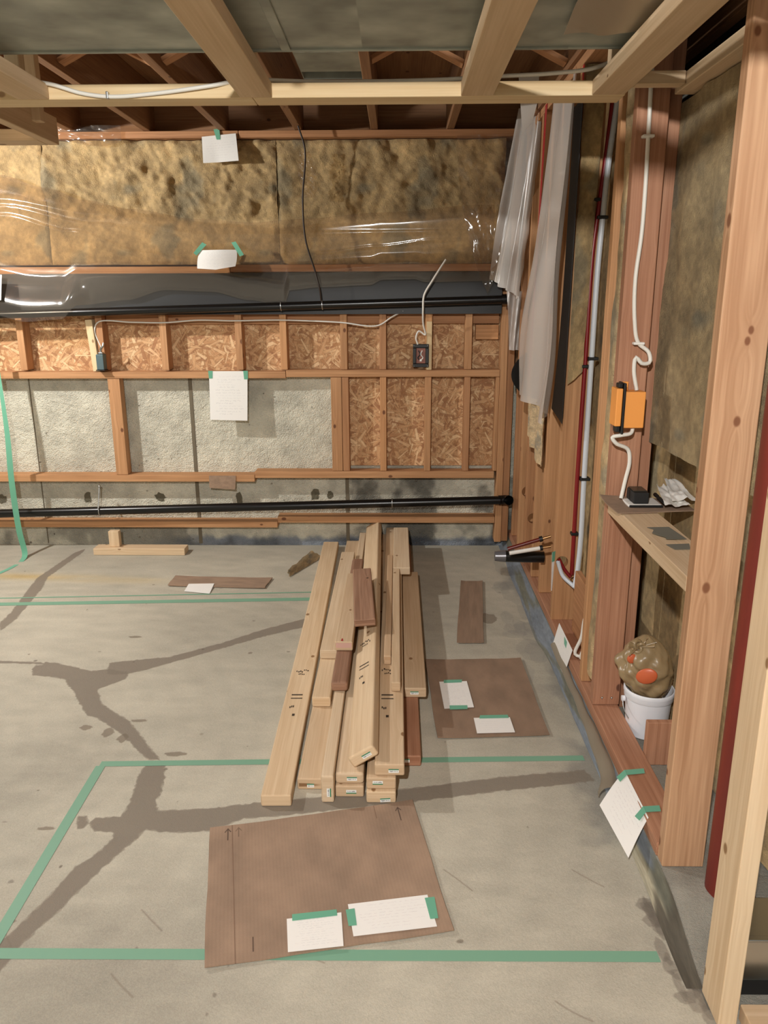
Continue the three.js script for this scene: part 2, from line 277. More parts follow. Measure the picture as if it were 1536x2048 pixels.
// handwriting so faint that no word can be read
const noteTex = (seed, rows, pinkish = 0) => canvasTex(256, 320, (c, W, H) => {
  c.fillStyle = '#ebe9e4'; c.fillRect(0, 0, W, H); const rnd = rngOf(seed);
  for (let r = 0; r < rows; r++) { let x = 30 + rnd() * 40; const y = 34 + r * (H - 60) / rows + rnd() * 4, e = W - 25 - rnd() * 80; c.strokeStyle = `rgba(${110 + pinkish},${108},${120},${0.12 + rnd() * 0.18})`; c.lineWidth = 1.3;
    while (x < e) { c.beginPath(); c.moveTo(x, y); const w = 8 + rnd() * 26; for (let q = 0; q < w; q += 3) c.lineTo(x + q, y + (rnd() - 0.5) * 8); c.stroke(); x += w + 5 + rnd() * 6; } }
});
M.note = [std({ map: noteTex(1, 12), roughness: 0.85 }), std({ map: noteTex(2, 9, 20), roughness: 0.85 }), std({ map: noteTex(3, 6), roughness: 0.85 }), std({ map: noteTex(4, 15), roughness: 0.85 })];
// end tags stapled to the lumber: white with a green edge and small illegible print
const tagTex = canvasTex(128, 56, (c, W, H) => { const rnd = rngOf(12); c.fillStyle = '#eeeeea'; c.fillRect(0, 0, W, H); c.fillStyle = '#2f7a52'; c.fillRect(0, 0, W, 12); c.fillStyle = '#7fb59a'; c.fillRect(0, 12, W, 5); c.fillStyle = '#3d4a4c'; for (let x = 14; x < 112; x += 5) if (rnd() > 0.22) c.fillRect(x, 24 + rnd() * 5, 3, 10 + rnd() * 9); });
M.tagPaper = std({ map: tagTex, roughness: 0.6 });
const stampTex = (seed) => canvasTex(96, 256, (c, W, H) => { c.clearRect(0, 0, W, H); const rnd = rngOf(seed); c.fillStyle = 'rgba(46,36,28,0.85)';
  for (let k = 0; k < 7; k++) c.fillRect(6 + k * 12, 10 + rnd() * 10, 6 + rnd() * 4, 4 + rnd() * 6); for (let k = 0; k < 4; k++) c.fillRect(24 + k * 11, 30 + rnd() * 4, 7, 6);
  c.fillRect(10, 130, 70, 5); c.fillRect(10, 146, 72, 4); for (let k = 0; k < 3; k++) c.fillRect(14 + k * 10, 178 + rnd() * 6, 7, 8); c.fillRect(40, 214, 16, 9); });
M.stamp = [1, 2, 3].map((s) => new THREE.MeshStandardMaterial({ map: stampTex(s), transparent: true, roughness: 0.8 }));

// ------------------------------------------------------------------ structure
{ // floor
  const g = new THREE.BoxGeometry(5.1, 0.12, 7.1); g.translate(-0.65, -0.06, 2.95);
  const P = g.attributes.position, U = g.attributes.uv;
  for (let i = 0; i < P.count; i++) U.setXY(i, (P.getX(i) - FX0) / FW, 1 - (P.getZ(i) - FZ0) / FH);
  const m = shadows(new THREE.Mesh(g, M.floor)); m.name = 'floor'; m.userData = { kind: 'structure', label: 'beige grey concrete floor slab with darker mortar over cracks', category: 'floor' }; scene.add(m);
}
const STUDTOP = 2.226;
{ // back wall: concrete foundation below, framing and board above
  const w = structure('wall_back', 'concrete foundation wall with rails, short studs and strand board');
  const cg = new THREE.BoxGeometry(3.9, 1.04, 0.2); cg.translate(-1.25, 0.5, -0.1);
  { const P = cg.attributes.position, U = cg.attributes.uv; for (let i = 0; i < P.count; i++) U.setXY(i, (P.getX(i) + 3.2) / 3.9, clamp((P.getY(i)) / 1.04)); }
  part(w, 'foundation', cg, M.concreteWall);
  for (const [a, b] of [[-2.1, -2.105], [-1.185, -1.175], [-0.3, -0.29]]) bd(w, 'form_seam', [a - 0.005, b + 0.006, 0.01, 1.0, -0.004, 0.004], M.seam);
  bd(w, 'sheathing', [-3.2, 0.9, 1.02, 2.5, -0.2, -0.06], M.joist);
  bd(w, 'strand_board', [-3.2, 0.62, 1.02, 1.36, -0.058, -0.012], M.osb);
  bd(w, 'strand_board', [-0.31, 0.56, 0.49, 1.0, 0.0005, 0.012], M.osb);
  // rails
  for (const [x0, x1, y0, y1] of [[-3.2, -0.62, 1.0, 1.037], [-0.618, 0.565, 1.006, 1.045], [-3.2, -0.82, 0.41, 0.45], [-0.818, 0.552, 0.432, 0.472], [-3.2, -0.7, 0.135, 0.172], [-0.698, 0.565, 0.165, 0.203]]) bd(w, 'rail', [x0, x1, y0, y1, 0.001, 0.089], M.fir);
  // short studs over the foundation
  for (const [x0, m] of [[-2.102, M.fir], [-1.308, M.fir], [-0.893, M.fir], [-0.647, M.fir3], [-0.315, M.fir], [-0.1, M.fir2], [0.152, M.fir3], [0.37, M.fir]]) bd(w, 'stud', [x0, x0 + 0.038, 1.046, 1.36, -0.011, 0.078], m);
  bd(w, 'stud', [-1.66, -1.622, 1.04, 1.36, -0.011, 0.078], M.fir2);
  { const s = bd(w, 'stud_scrap', [-0.019, 0.019, -0.14, 0.14, -0.03, 0.03], M.stub, 'pale new offcut nailed to a short stud'); s.position.set(-1.682, 1.18, 0.062); s.rotation.z = 0.07; }
  bd(w, 'stud_scrap', [0.158, 0.188, 1.046, 1.305, 0.079, 0.098], M.stub, 'pale new offcut behind the black device box');
  bd(w, 'nailer', [-1.62, 0.56, 1.29, 1.345, -0.011, 0.02], M.fir2);
  // studs under the rail
  for (const [x0, x1, m] of [[-0.372, -0.312, M.fir], [-0.31, -0.272, M.fir2], [-0.098, -0.062, M.fir3], [0.152, 0.188, M.fir], [0.371, 0.405, M.fir2], [0.545, 0.565, M.fir]]) bd(w, 'stud', [x0, x1, 0.473, 1.005, 0.013, 0.085], m);
  bd(w, 'stud', [-1.62, -1.552, 0.451, 0.999, 0.02, 0.085], M.fir);
  bd(w, 'nailing_strip', [0.43, 0.557, 1.205, 1.285, -0.011, 0.03], M.fir3);
  bd(w, 'corner_post', [0.566, 0.604, 0.05, 1.46, 0.001, 0.09], M.fir);
  bd(w, 'corner_post', [0.607, 0.645, 0.05, 2.226, -0.02, 0.07], M.fir2);
  // upper framing
  bd(w, 'sill_plate', [-3.2, -0.9, 1.555, 1.595, -0.055, 0.085], M.fir);
  bd(w, 'sill_plate', [-0.898, 0.56, 1.565, 1.603, -0.055, 0.085], M.fir2);
  bd(w, 'top_plate', [-3.2, -0.82, 2.226, 2.26, -0.055, 0.085], M.fir2);
  bd(w, 'top_plate', [-0.818, 0.62, 2.226, 2.26, -0.055, 0.085], M.fir2);
  bd(w, 'pony_plate', [-3.2, 0.56, 1.361, 1.385, -0.055, 0.06], M.fir2);
}
{ // ceiling: subfloor on joists with cross bridging
  const c = structure('ceiling', 'open floor joists with cross bridging under dark subfloor boards');
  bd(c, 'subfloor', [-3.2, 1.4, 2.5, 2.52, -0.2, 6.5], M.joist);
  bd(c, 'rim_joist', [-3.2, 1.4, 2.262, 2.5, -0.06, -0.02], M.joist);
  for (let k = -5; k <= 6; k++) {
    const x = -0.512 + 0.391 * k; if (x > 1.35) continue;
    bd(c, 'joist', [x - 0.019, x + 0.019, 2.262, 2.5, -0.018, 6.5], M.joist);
    for (const z of [1.15, 3.4]) for (const s of [-1, 1]) {
      if (k === 0 && z < 2) continue; if (x + 0.37 > 1.3) continue;
      const L = Math.hypot(0.353, 0.17); const b = bd(c, 'bridging', [-L / 2, L / 2, -0.009, 0.009, -0.03, 0.03], M.fir2);
      b.position.set(x + 0.1955, 2.375, z + s * 0.033); b.rotation.z = s * Math.atan2(0.17, 0.353);
    }
  }
}
{ // right wall: low concrete kerb, bottom plate, studs
  const w = structure('wall_right', 'unfinished stud wall on a low concrete kerb');
  const hz = (z) => 0.06 * (1 - sm(2.85, 3.12, z));
  const kg = patch(16, 60, (u, v) => { const z = mix(-0.02, 3.15, v), h = hz(z); const x = u < 0.12 ? 0.648 + u * 0.05 : mix(0.654, 1.3, (u - 0.12) / 0.88); const y = u < 0.12 ? mix(0.0005, h, u / 0.12) : Math.max(h, 0.0006); return [x, y, z]; }, 0, 0.6, 3);
  part(w, 'kerb', kg, M.concrete);
  const fil = canvasTex(1024, 128, (c, W, H) => {
    const im = c.createImageData(W, H);
    for (let j = 0; j < H; j++) for (let i = 0; i < W; i++) {
      const z = i / W * 3.1, t = 1 - j / H; const n = fbm(z * 6, t * 3, 4, 91), f = fbm(z * 40, t * 14, 3, 92);
      let c3 = [122, 130, 138];
      const green = sm(0.5, 0.62, fbm(z * 2.4 + 4, t * 2, 3, 95)); c3 = c3.map((q, k) => mix(q, [112, 112, 98][k], green));
      const pale = z > 2.45 ? 1 - sm(0.42, 0.58, t + 0.25 * (n - 0.5)) : 0; c3 = c3.map((q, k) => mix(q, [170, 163, 140][k], pale));
      const dark = sm(2.84, 2.92, z + 0.2 * (n - 0.5)); c3 = c3.map((q, k) => mix(q, [88, 82, 70][k], dark));
      const kk = 0.95 + (f - 0.5) * 0.2 + (n - 0.5) * 0.3, o = (j * W + i) * 4; for (let k = 0; k < 3; k++) im.data[o + k] = c3[k] * kk; im.data[o + 3] = 255;
    } c.putImageData(im, 0, 0);
  });
  const wob = (z) => 0.02 * (fbm(z * 4, 1, 3, 55) - 0.5);
  const fg = patch(90, 8, (u, v) => { const z = mix(0.005, 3.1, u), t = 1 - v, x0 = 0.6 + wob(z) + 0.02 * sm(1.2, 1.8, z); return [mix(x0, 0.6555, t), 0.0012 + (hz(z)) * Math.pow(t, 1.6) + 0.002 * (fbm(z * 20, t * 3, 2, 6) - 0.5) * t, z]; }, 0, 1, 1);
  part(w, 'mortar_fillet', fg, std({ map: fil, roughness: 0.75 }));
  bd(w, 'bottom_plate', [0.657, 0.747, 0.061, 0.1, 0.0, 1.62], M.red); bd(w, 'bottom_plate', [0.657, 0.747, 0.061, 0.1, 1.622, 2.7615], M.red);
  bd(w, 'top_plate', [0.657, 0.747, 2.226, 2.26, 0.09, 6.4], M.fir2);
  const st = (z, m, x0 = 0.66, x1 = 0.749, y1 = 2.225, y0 = 0.101, t = 0.038) => bd(w, 'stud', [x0, x1, y0, y1, z - t, z], m);
  const drilled = (z, m, hx, hy, r) => {
    const sh = new THREE.Shape([[0.66, 0.101], [0.749, 0.101], [0.749, 2.225], [0.66, 2.225]].map((p) => new THREE.Vector2(...p))); const h = new THREE.Path(); h.absarc(hx, hy, r, 0, Math.PI * 2, true); sh.holes.push(h);
    const g = new THREE.ExtrudeGeometry(sh, { depth: 0.036, bevelEnabled: true, bevelSize: 0.001, bevelThickness: 0.001, bevelSegments: 1, curveSegments: 14 }), P = g.attributes.position, U = g.attributes.uv;
    for (let i = 0; i < P.count; i++) U.setXY(i, P.getY(i) + z, P.getX(i) + P.getZ(i)); g.translate(0, 0, z - 0.037); part(w, 'stud', g, m, 'stud bored through for a pipe');
  };
  st(0.13, M.fir2); drilled(0.36, M.fir, 0.7, 0.42, 0.03); drilled(0.57, M.fir2, 0.7, 0.33, 0.028); st(0.82, M.fir); st(1.035, M.fir); drilled(1.345, M.fir, 0.69, 0.36, 0.026);
  st(1.905, M.fir); st(2.07, M.red); st(2.015, M.red, 0.752, 0.8, 2.225, 0.061, 0.03);
  bd(w, 'stud', [0.66, 0.762, 0.0605, 2.225, 2.762, 2.8], M.near);
  for (const z of [3.6, 4.0, 4.5, 5.0, 5.5, 6.0]) st(z, M.fir, 0.66, 0.749, 2.225, 0.001);
  bd(w, 'blocking', [0.722, 0.747, 0.101, 0.36, 1.45, 1.85], M.fir2);
  bd(w, 'blocking', [0.748, 0.83, 0.061, 0.205, 2.34, 2.362], M.red);
  bd(w, 'shelf_rail', [0.661, 0.772, 0.775, 0.813, 2.072, 2.761], M.pine2, 'tan board nailed between two studs as a shelf');
  bd(w, 'strapping', [0.86, 0.885, 0.061, 0.76, 2.36, 2.4], M.pine4); bd(w, 'strapping', [0.86, 0.885, 0.061, 0.76, 2.62, 2.66], M.pine4);
  bd(w, 'outer_wall', [1.2, 1.35, 0, 2.5, -0.2, 6.5], M.concrete);
  // plumber's holes and nails
  for (const x of [0.69, 0.722]) part(w, 'screw_head', new THREE.SphereGeometry(0.004, 8, 6), M.steel).position.set(x, 0.128, 2.071);
}
{ // walls of the rest of the basement, behind and beside the viewer
  const a = structure('wall_left', 'plain concrete wall on the far left'); bd(a, 'concrete', [-3.4, -3.2, 0, 2.5, -0.2, 6.7], M.concrete);
  const b = structure('wall_rear', 'plain concrete wall behind the viewer'); bd(b, 'concrete', [-3.2, 1.35, 0, 2.5, 6.5, 6.7], M.concrete);
}
// ------------------------------------------------------------------ lamps
for (const l of LAMPS) {
  const t = thing('ceiling_bulb', l.label, 'lamp');
  part(t, 'socket', cyl([l.p[0], l.p[1] + 0.03, l.p[2]], [l.p[0], 2.262, l.p[2]], 0.03, 0.05), M.white);
  part(t, 'bulb', new THREE.SphereGeometry(0.035, 20, 14), std({ color: 0xffffff, emissive: LAMP_COLOUR, emissiveIntensity: 6 })).position.set(...l.p);
  const p = new THREE.PointLight(LAMP_COLOUR, l.i, 0, 2); p.position.set(...l.p); p.castShadow = true; p.shadow.radius = 1.5; t.add(p);
}

// ------------------------------------------------------------------ duct and dropped ceiling frame
{
  const d = thing('air_duct', 'grey galvanised sheet metal duct above the dropped frame', 'duct');
  bd(d, 'duct_run', [-3.1, 0.635, 2.032, 2.235, 2.262, 2.83], M.galv);
  for (const x of [-1.6, -0.28]) bd(d, 'drive_seam', [x - 0.012, x + 0.012, 2.027, 2.034, 2.262, 2.83], M.galv);
  bd(d, 'edge_flange', [-3.1, 0.635, 2.026, 2.04, 2.255, 2.266], M.galv);
  part(d, 'foil_patch', patch(20, 16, (u, v) => [mix(0.36, 0.56, u) + 0.02 * v, 2.022 - 0.006 * fbm(u * 5, v * 5, 3, 4) - 0.008 * Math.pow(v, 4), mix(2.8, 2.43, v) + 0.01 * Math.sin(u * 9)], 0.001), M.foil, 'crumpled foil tape patch');
  const b = thing('duct_boot', 'small grey sheet metal boot hanging between the joists', 'duct');
  bd(b, 'boot_bottom', [-0.385, -0.14, 2.3, 2.303, 0.99, 1.25], M.galv, 'grey sheet metal underside');
  for (const x of [-0.388, -0.14]) bd(b, 'boot_side', [x, x + 0.003, 2.3, 2.49, 0.88, 1.25], M.galv);
  bd(b, 'boot_back', [-0.385, -0.14, 2.3, 2.49, 0.877, 0.88], M.galv); bd(b, 'boot_front', [-0.385, -0.14, 2.303, 2.49, 1.247, 1.25], M.galv);
  part(b, 'boot_collar', patch(6, 2, (u, v) => [mix(mix(-0.35, -0.385, v), mix(-0.18, -0.14, v), u), mix(2.36, 2.298, v), mix(1.34, 1.252, v)], 0.003), M.galv);
  const s = thing('soffit_frame', 'ladder frame of tan two by fours hung below the duct', 'frame');
  bd(s, 'rail', [-3.1, -0.4, 1.96, 1.998, 2.0, 2.089], M.stub); bd(s, 'rail', [-0.399, 0.62, 1.96, 1.998, 2.0, 2.089], M.stub);
  for (const x of [-2.26, -1.65, -1.05, -0.434, 0.172, 0.528]) bd(s, 'cross_board', [x, x + 0.089, 1.9605, 1.9985, 2.09, 3.5], M.soffit);
  bd(s, 'rail', [-3.1, 0.62, 1.96, 1.998, 3.501, 3.59], M.soffit);
  bd(s, 'side_board', [-1.249, -1.211, 1.96, 2.05, 1.43, 1.999], M.soffit); bd(s, 'rail', [-3.1, -1.25, 1.96, 1.998, 1.43, 1.519], M.soffit); bd(s, 'cross_board', [-1.9, -1.811, 1.96, 1.998, 1.52, 1.999], M.soffit);
  bd(s, 'cross_board', [0.752, 0.841, 1.96, 1.998, 2.13, 2.75], M.soffit); bd(s, 'rail', [0.752, 1.19, 1.9595, 1.9975, 2.09, 2.129], M.soffit); bd(s, 'cleat', [0.622, 0.75, 1.965, 1.998, 2.14, 2.18], M.soffit);
  for (const [x, z] of [[-2.26, 2.15], [-1.03, 2.15], [-0.41, 2.15], [0.55, 2.15], [0.55, 3.3], [-1.03, 3.3], [-1.22, 1.6]]) bd(s, 'hanger', [x, x + 0.038, 1.999, 2.261, z, z + 0.038], M.soffit);
  const c1 = single('electric_cable', 'white flat cable lying along the dropped frame rail', 'cable', mergeGeometries([
    tube([[-1.3, 2.004, 2.04], [-1.05, 2.006, 2.095], [-0.954, 1.997, 2.1], [-0.869, 1.974, 2.096], [-0.788, 1.965, 2.095], [-0.666, 1.972, 2.095], [-0.5, 1.991, 2.097], [-0.43, 2.006, 2.08], [-0.2, 2.006, 2.06], [0.1, 2.006, 2.07], [0.3, 2.012, 2.08], [0.42, 2.016, 2.085], [0.54, 2.03, 2.085], [0.64, 2.08, 2.06]], 0.0055, 140)]), M.cable);
  bd(c1, 'cable_staple', [-0.8, -0.793, 1.958, 1.977, 2.09, 2.104], M.steel);
}

// ------------------------------------------------------------------ insulation and sheeting on the back wall
const battLabels = ['yellow fibreglass batt at the far left above the plastic', 'wide lumpy torn yellow batt behind the half shaded paper', 'dimmer olive brown batt behind the dark hanging wire'];
[[-2.5, -1.873], [-1.871, -0.636], [-0.634, 0.56]].forEach(([x0, x1], k) => {
  const amp = [0.04, 0.068, 0.04][k];
  single('insulation_batt', battLabels[k], 'insulation', patch(k ? 128 : 64, 64, (u, v) => {
    const x = mix(x0, x1, u), y = mix(2.222, 1.606, v), e = Math.min(u, 1 - u, v, 1 - v);
    const rough = 0.35 + 0.65 * (1 - sm(0.5, 0.75, v));
    const r = fbm(x * 7, y * 7, 4, 140), q = fbm(x * 22, y * 22, 3, 150);
    const crease = Math.abs(fbm(x * 5 + y * 3, y * 4 - x * 2, 3, 160) - 0.5) * 3;
    return [x, y, 0.045 + amp * rough * ((r - 0.5) * 1.5 + (q - 0.5) * 0.5 + crease * 0.5 - 0.15) - 0.01 * (1 - sm(0, 0.02, e))];
  }, 0.06, x1 - x0, 0.62), M.batt, 'batts in the upper back wall');
});
const curve = (pts) => (x) => { if (x <= pts[0][0]) return pts[0][1]; for (let k = 1; k < pts.length; k++) if (x <= pts[k][0]) { const t = (x - pts[k - 1][0]) / (pts[k][0] - pts[k - 1][0]); return mix(pts[k - 1][1], pts[k][1], t * t * (3 - 2 * t)); } return pts[pts.length - 1][1]; };
single('black_membrane', 'black damp proof membrane behind the upper black pipe', 'membrane', patch(60, 10, (u, v) => { const x = mix(-2.6, 0.56, u); return [x, mix(1.56, 1.345, v), 0.09 + 0.012 * v + 0.006 * fbm(x * 5, v * 2, 3, 4)]; }, 0.002), M.black);
{
  const top = curve([[-2.5, 2.17], [-2.063, 2.05], [-1.835, 1.988], [-1.632, 1.926], [-1.4, 1.881], [-1.036, 1.83], [-0.774, 1.812], [-0.511, 1.828], [-0.092, 1.857], [0.45, 1.892]]);
  const bot = curve([[-2.5, 1.35], [-2.143, 1.346], [-1.984, 1.312], [-1.793, 1.325], [-1.703, 1.397], [-1.458, 1.422], [-1.239, 1.473], [-0.999, 1.464], [-0.788, 1.42], [-0.607, 1.386], [-0.59, 1.43], [-0.575, 1.471], [-0.412, 1.485], [-0.147, 1.495], [-0.08, 1.522], [0.091, 1.524], [0.144, 1.509], [0.45, 1.513]]);
  single('plastic_sheet', 'clear plastic vapour sheet sagging over the insulated back wall', 'plastic sheet', patch(220, 70, (u, v) => {
    const x = mix(-2.5, 0.5, u), y = mix(top(x), bot(x), v), L = sm(-0.4, -1.6, x);
    const ridge = (pts, w, h) => { const d = (y - curve(pts)(x)) / w; return h * Math.exp(-d * d); };
    const fold = ridge([[-2.5, 1.99], [-2.06, 1.93], [-1.57, 1.855], [-1.0, 1.75], [0.4, 1.76]], 0.009, 0.008) + (ridge([[-2.5, 1.96], [-2.06, 1.89], [-1.57, 1.8], [-1.2, 1.74]], 0.008, 0.008) + ridge([[-2.5, 1.9], [-2.06, 1.845], [-1.7, 1.765], [-1.32, 1.66], [-1.1, 1.62]], 0.009, 0.01)) * sm(-1.0, -1.4, x) + ridge([[-0.7, 1.64], [-0.4, 1.66], [-0.1, 1.69], [0.2, 1.72]], 0.008, 0.006) * sm(-0.8, -0.4, x);
    const crinkle = 0.0045 * (fbm(x * 12 + y * 5, y * 14, 3, 200) - 0.5) * L * (Math.exp(-(((v - 0.05) / 0.08) ** 2)) + Math.exp(-(((y - 1.615) / 0.03) ** 2))) + 0.003 * (fbm(x * 5, y * 6, 2, 210) - 0.5);
    const drape = curve([[0, 0.13], [0.1, 0.152], [0.16, 0.155], [0.6, 0.122], [0.66, 0.126], [0.74, 0.155], [1, 0.14]])(v);
    return [x, y, drape + fold + crinkle + 0.003 * Math.sin(x * 3 + v * 2) + 0.06 * sm(0.7, 0.93, v) * sm(-1.62, -1.76, x)];
  }), M.poly);
  single('plastic_flap', 'crumpled clear plastic corner beside the hanging sheet in the corner', 'plastic sheet', patch(50, 60, (u, v) => {
    const xl = mix(0.3, 0.43, Math.pow(v, 2)), xr = mix(0.6, 0.5, Math.pow(v, 1.5)), x = mix(xl, xr, u), y = mix(2.22, 1.45 + 0.14 * Math.abs(u - 0.6), v);
    return [x, y, 0.145 + 0.05 * (fbm(x * 12, y * 9, 4, 230) - 0.3) + 0.03 * v];
  }), M.poly);
  single('plastic_scrap', 'small scrap of clear plastic stapled along the top plate', 'plastic sheet', patch(40, 12, (u, v) => { const x = mix(-1.76, -1.42, u); return [x, mix(2.285, 2.215 - 0.05 * Math.max(0, Math.sin(u * 3.1)) * u, v), 0.095 + 0.02 * fbm(x * 20, v * 4, 3, 12)]; }), M.poly);
  single('plastic_shred', 'crinkled shred of clear plastic hanging beside the dark wire', 'plastic sheet', patch(14, 40, (u, v) => [mix(-0.475, -0.455, v) + (u - 0.5) * (0.05 + 0.04 * Math.sin(v * 3)), mix(2.15, 1.93, v), 0.12 + 0.035 * fbm(u * 8, v * 22, 3, 32)]), M.poly);
}
single('dark_wire', 'thin dark wire hanging down over the batts', 'cable', tube([[-0.5, 2.262, 0.18], [-0.469, 2.151, 0.175], [-0.487, 1.915, 0.18], [-0.477, 1.72, 0.19], [-0.434, 1.571, 0.19], [-0.41, 1.47, 0.19], [-0.405, 1.4, 0.16]], 0.0045, 60), std({ color: 0x2a1d14, roughness: 0.5 }));
{
  const p = thing('drain_pipe', 'glossy black upper drain pipe along the membrane', 'pipe', 'black drain pipes');
  part(p, 'pipe', cyl([-2.9, 1.328, 0.165], [0.6, 1.42, 0.165], 0.021, 0.021, 24), M.abs); part(p, 'coupling', cyl([0.55, 1.4187, 0.165], [0.6, 1.42, 0.165], 0.027), M.abs);
  for (const x of [-0.62, -0.4]) { const y = 1.328 + (x + 2.9) / 3.5 * 0.092; const r = part(p, 'pipe_strap', new THREE.TorusGeometry(0.0225, 0.003, 8, 24), M.steel); r.position.set(x, y, 0.165); r.rotation.y = Math.PI / 2; }
  const q = thing('drain_pipe', 'glossy black lower drain pipe between the bottom rails', 'pipe', 'black drain pipes');
  part(q, 'pipe', cyl([-2.9, 0.212, 0.125], [0.6, 0.312, 0.125], 0.0245, 0.0245, 24), M.abs); part(q, 'elbow', tube([[0.58, 0.3115, 0.125], [0.605, 0.312, 0.12], [0.625, 0.315, 0.13], [0.632, 0.32, 0.16]], 0.028, 16, 14), M.abs);
  for (const [x, t] of [[-1.72, 0.14], [-0.03, 0]]) { const y = 0.212 + (x + 2.9) / 3.5 * 0.1; const r = part(q, 'pipe_strap', new THREE.TorusGeometry(0.026, 0.003, 8, 24), M.steel); r.position.set(x, y, 0.125); r.rotation.y = Math.PI / 2; if (t) { part(q, 'strap_tail', cyl([x, y + 0.02, 0.15], [x, y + t, 0.1], 0.004), M.steel); part(q, 'strap_nail', new THREE.SphereGeometry(0.008, 10, 8), M.steel).position.set(x, y + t, 0.1); } }
}
single('electric_cable', 'thin pale cable stapled through the short studs', 'cable', tube([[-1.64, 1.17, 0.075], [-1.665, 1.26, 0.08], [-1.64, 1.306, 0.085], [-1.45, 1.305, 0.09], [-1.28, 1.302, 0.082], [-1.087, 1.315, 0.09], [-0.894, 1.311, 0.084], [-0.646, 1.314, 0.084], [-0.316, 1.301, 0.084], [-0.11, 1.283, 0.084], [-0.03, 1.33, 0.09], [0.03, 1.36, 0.1]], 0.004, 120), M.cable);
single('electric_cable', 'white cable looping down to the black device box', 'cable', tube([[0.25, 1.62, 0.2], [0.183, 1.518, 0.2], [0.139, 1.442, 0.2], [0.134, 1.366, 0.2], [0.138, 1.29, 0.15], [0.15, 1.235, 0.12], [0.115, 1.255, 0.12], [0.1, 1.22, 0.12], [0.11, 1.185, 0.11]], 0.005, 80), M.cable);
{ // device box
  const t = thing('outlet_box', 'black framed device box with coiled wires on the short stud', 'outlet box');
  const a = [0.084, 0.171, 1.06, 1.185]; bd(t, 'box_body', [0.094, 0.152, 1.07, 1.175, 0.0, 0.095], std({ color: 0x4a2a1c, roughness: 0.6 }));
  bd(t, 'frame', [a[0], a[1], 1.165, a[3], 0.08, 0.11], M.black); bd(t, 'frame', [a[0], a[1], a[2], 1.08, 0.08, 0.11], M.black); bd(t, 'frame', [a[0], 0.102, 1.081, 1.164, 0.08, 0.11], M.black); bd(t, 'frame', [0.153, a[1], 1.081, 1.164, 0.08, 0.11], M.black);
  bd(t, 'cover_plate', [0.1025, 0.1525, 1.0815, 1.1635, 0.097, 0.1], std({ color: 0x8a5140, roughness: 0.5 }));
  for (const [x, s] of [[0.115, 1], [0.135, -1]]) part(t, 'wire', tube([[x, 1.15, 0.102], [x + 0.008 * s, 1.13, 0.112], [x - 0.004 * s, 1.112, 0.106], [x + 0.006 * s, 1.1, 0.103]], 0.003, 20, 6), s > 0 ? M.blackMat : M.white);
  bd(t, 'switch', [0.121, 0.133, 1.092, 1.104, 0.1, 0.106], M.white);
  for (const [x, y] of [[0.09, 1.178], [0.165, 1.178], [0.09, 1.067], [0.165, 1.067]]) part(t, 'screw', new THREE.SphereGeometry(0.003, 8, 6), M.steel).position.set(x, y, 0.11);
}
{
  const t = thing('junction_box', 'grey metal junction box on the pale offcut by the rail', 'junction box');
  bd(t, 'box_body', [-1.655, -1.615, 1.052, 1.135, 0.079, 0.13], M.greyBox); bd(t, 'bracket', [-1.66, -1.61, 1.047, 1.052, 0.079, 0.135], M.blackMat); bd(t, 'cable_clamp', [-1.645, -1.622, 1.136, 1.146, 0.085, 0.115], M.steel);
  part(t, 'wire_end', tube([[-1.635, 1.146, 0.1], [-1.63, 1.165, 0.11], [-1.615, 1.18, 0.115], [-1.612, 1.195, 0.11]], 0.006, 16, 8), M.steel);
}
single('wood_offcut', 'pale offcut lying flat against the foot of the back wall', 'wood offcut', boxGeo(-1.755, -1.225, 0.0005, 0.04, 0.115, 0.2), M.pine3);
single('wood_offcut', 'short upright pale block propping the bottom rail', 'wood offcut', boxGeo(-1.672, -1.612, 0.0405, 0.133, 0.125, 0.165), M.pine3);

// ------------------------------------------------------------------ papers on the back wall
function note(label, c, mat, tapes = [], bend = null, name = 'paper_note') {
  const t = thing(name, label, 'paper'); part(t, 'sheet', quadGeo(...c, 0.0006, 10, bend), mat);
  for (const q of tapes) part(t, 'tape', quadGeo(...q, 0.0004, 3), M.tapeThin, 'green masking tape'); return t;
}
note('full white page taped to the rail of the back wall', [[-1.046, 1.04, 0.0915], [-0.832, 1.04, 0.0915], [-0.843, 0.766, 0.093], [-1.052, 0.772, 0.093]], M.note[3], [[[-1.05, 1.042, 0.0925], [-1.025, 1.042, 0.0925], [-1.028, 1.0, 0.0935], [-1.048, 1.0, 0.0935]], [[-0.855, 1.042, 0.0925], [-0.829, 1.042, 0.0925], [-0.831, 0.995, 0.0935], [-0.852, 0.995, 0.0935]]], (u, v) => [0, 0, 0.012 * v * v]);
note('small page taped to the top plate, half in shade', [[-1.007, 2.23, 0.094], [-0.831, 2.245, 0.094], [-0.815, 2.109, 0.125], [-1.0, 2.1, 0.12]], M.note[1], [[[-0.945, 2.265, 0.092], [-0.915, 2.268, 0.092], [-0.91, 2.215, 0.1], [-0.93, 2.215, 0.1]]], (u, v) => [0, 0, 0.02 * v * Math.abs(u - 0.4)]);
note('curled note taped on the plastic over the sill', [[-1.035, 1.672, 0.172], [-0.842, 1.674, 0.172], [-0.845, 1.59, 0.21], [-1.045, 1.58, 0.21]], M.note[0], [[[-1.02, 1.712, 0.171], [-0.998, 1.7, 0.171], [-1.05, 1.645, 0.19], [-1.065, 1.658, 0.19]], [[-0.868, 1.71, 0.171], [-0.845, 1.715, 0.171], [-0.803, 1.648, 0.18], [-0.825, 1.64, 0.18]]], (u, v) => [0.01 * (u - 0.5) * Math.sin(v * 3.14), -0.012 * v * (1 - Math.abs(u - 0.5) * 2), 0.02 * Math.sin(u * 3.14)]);
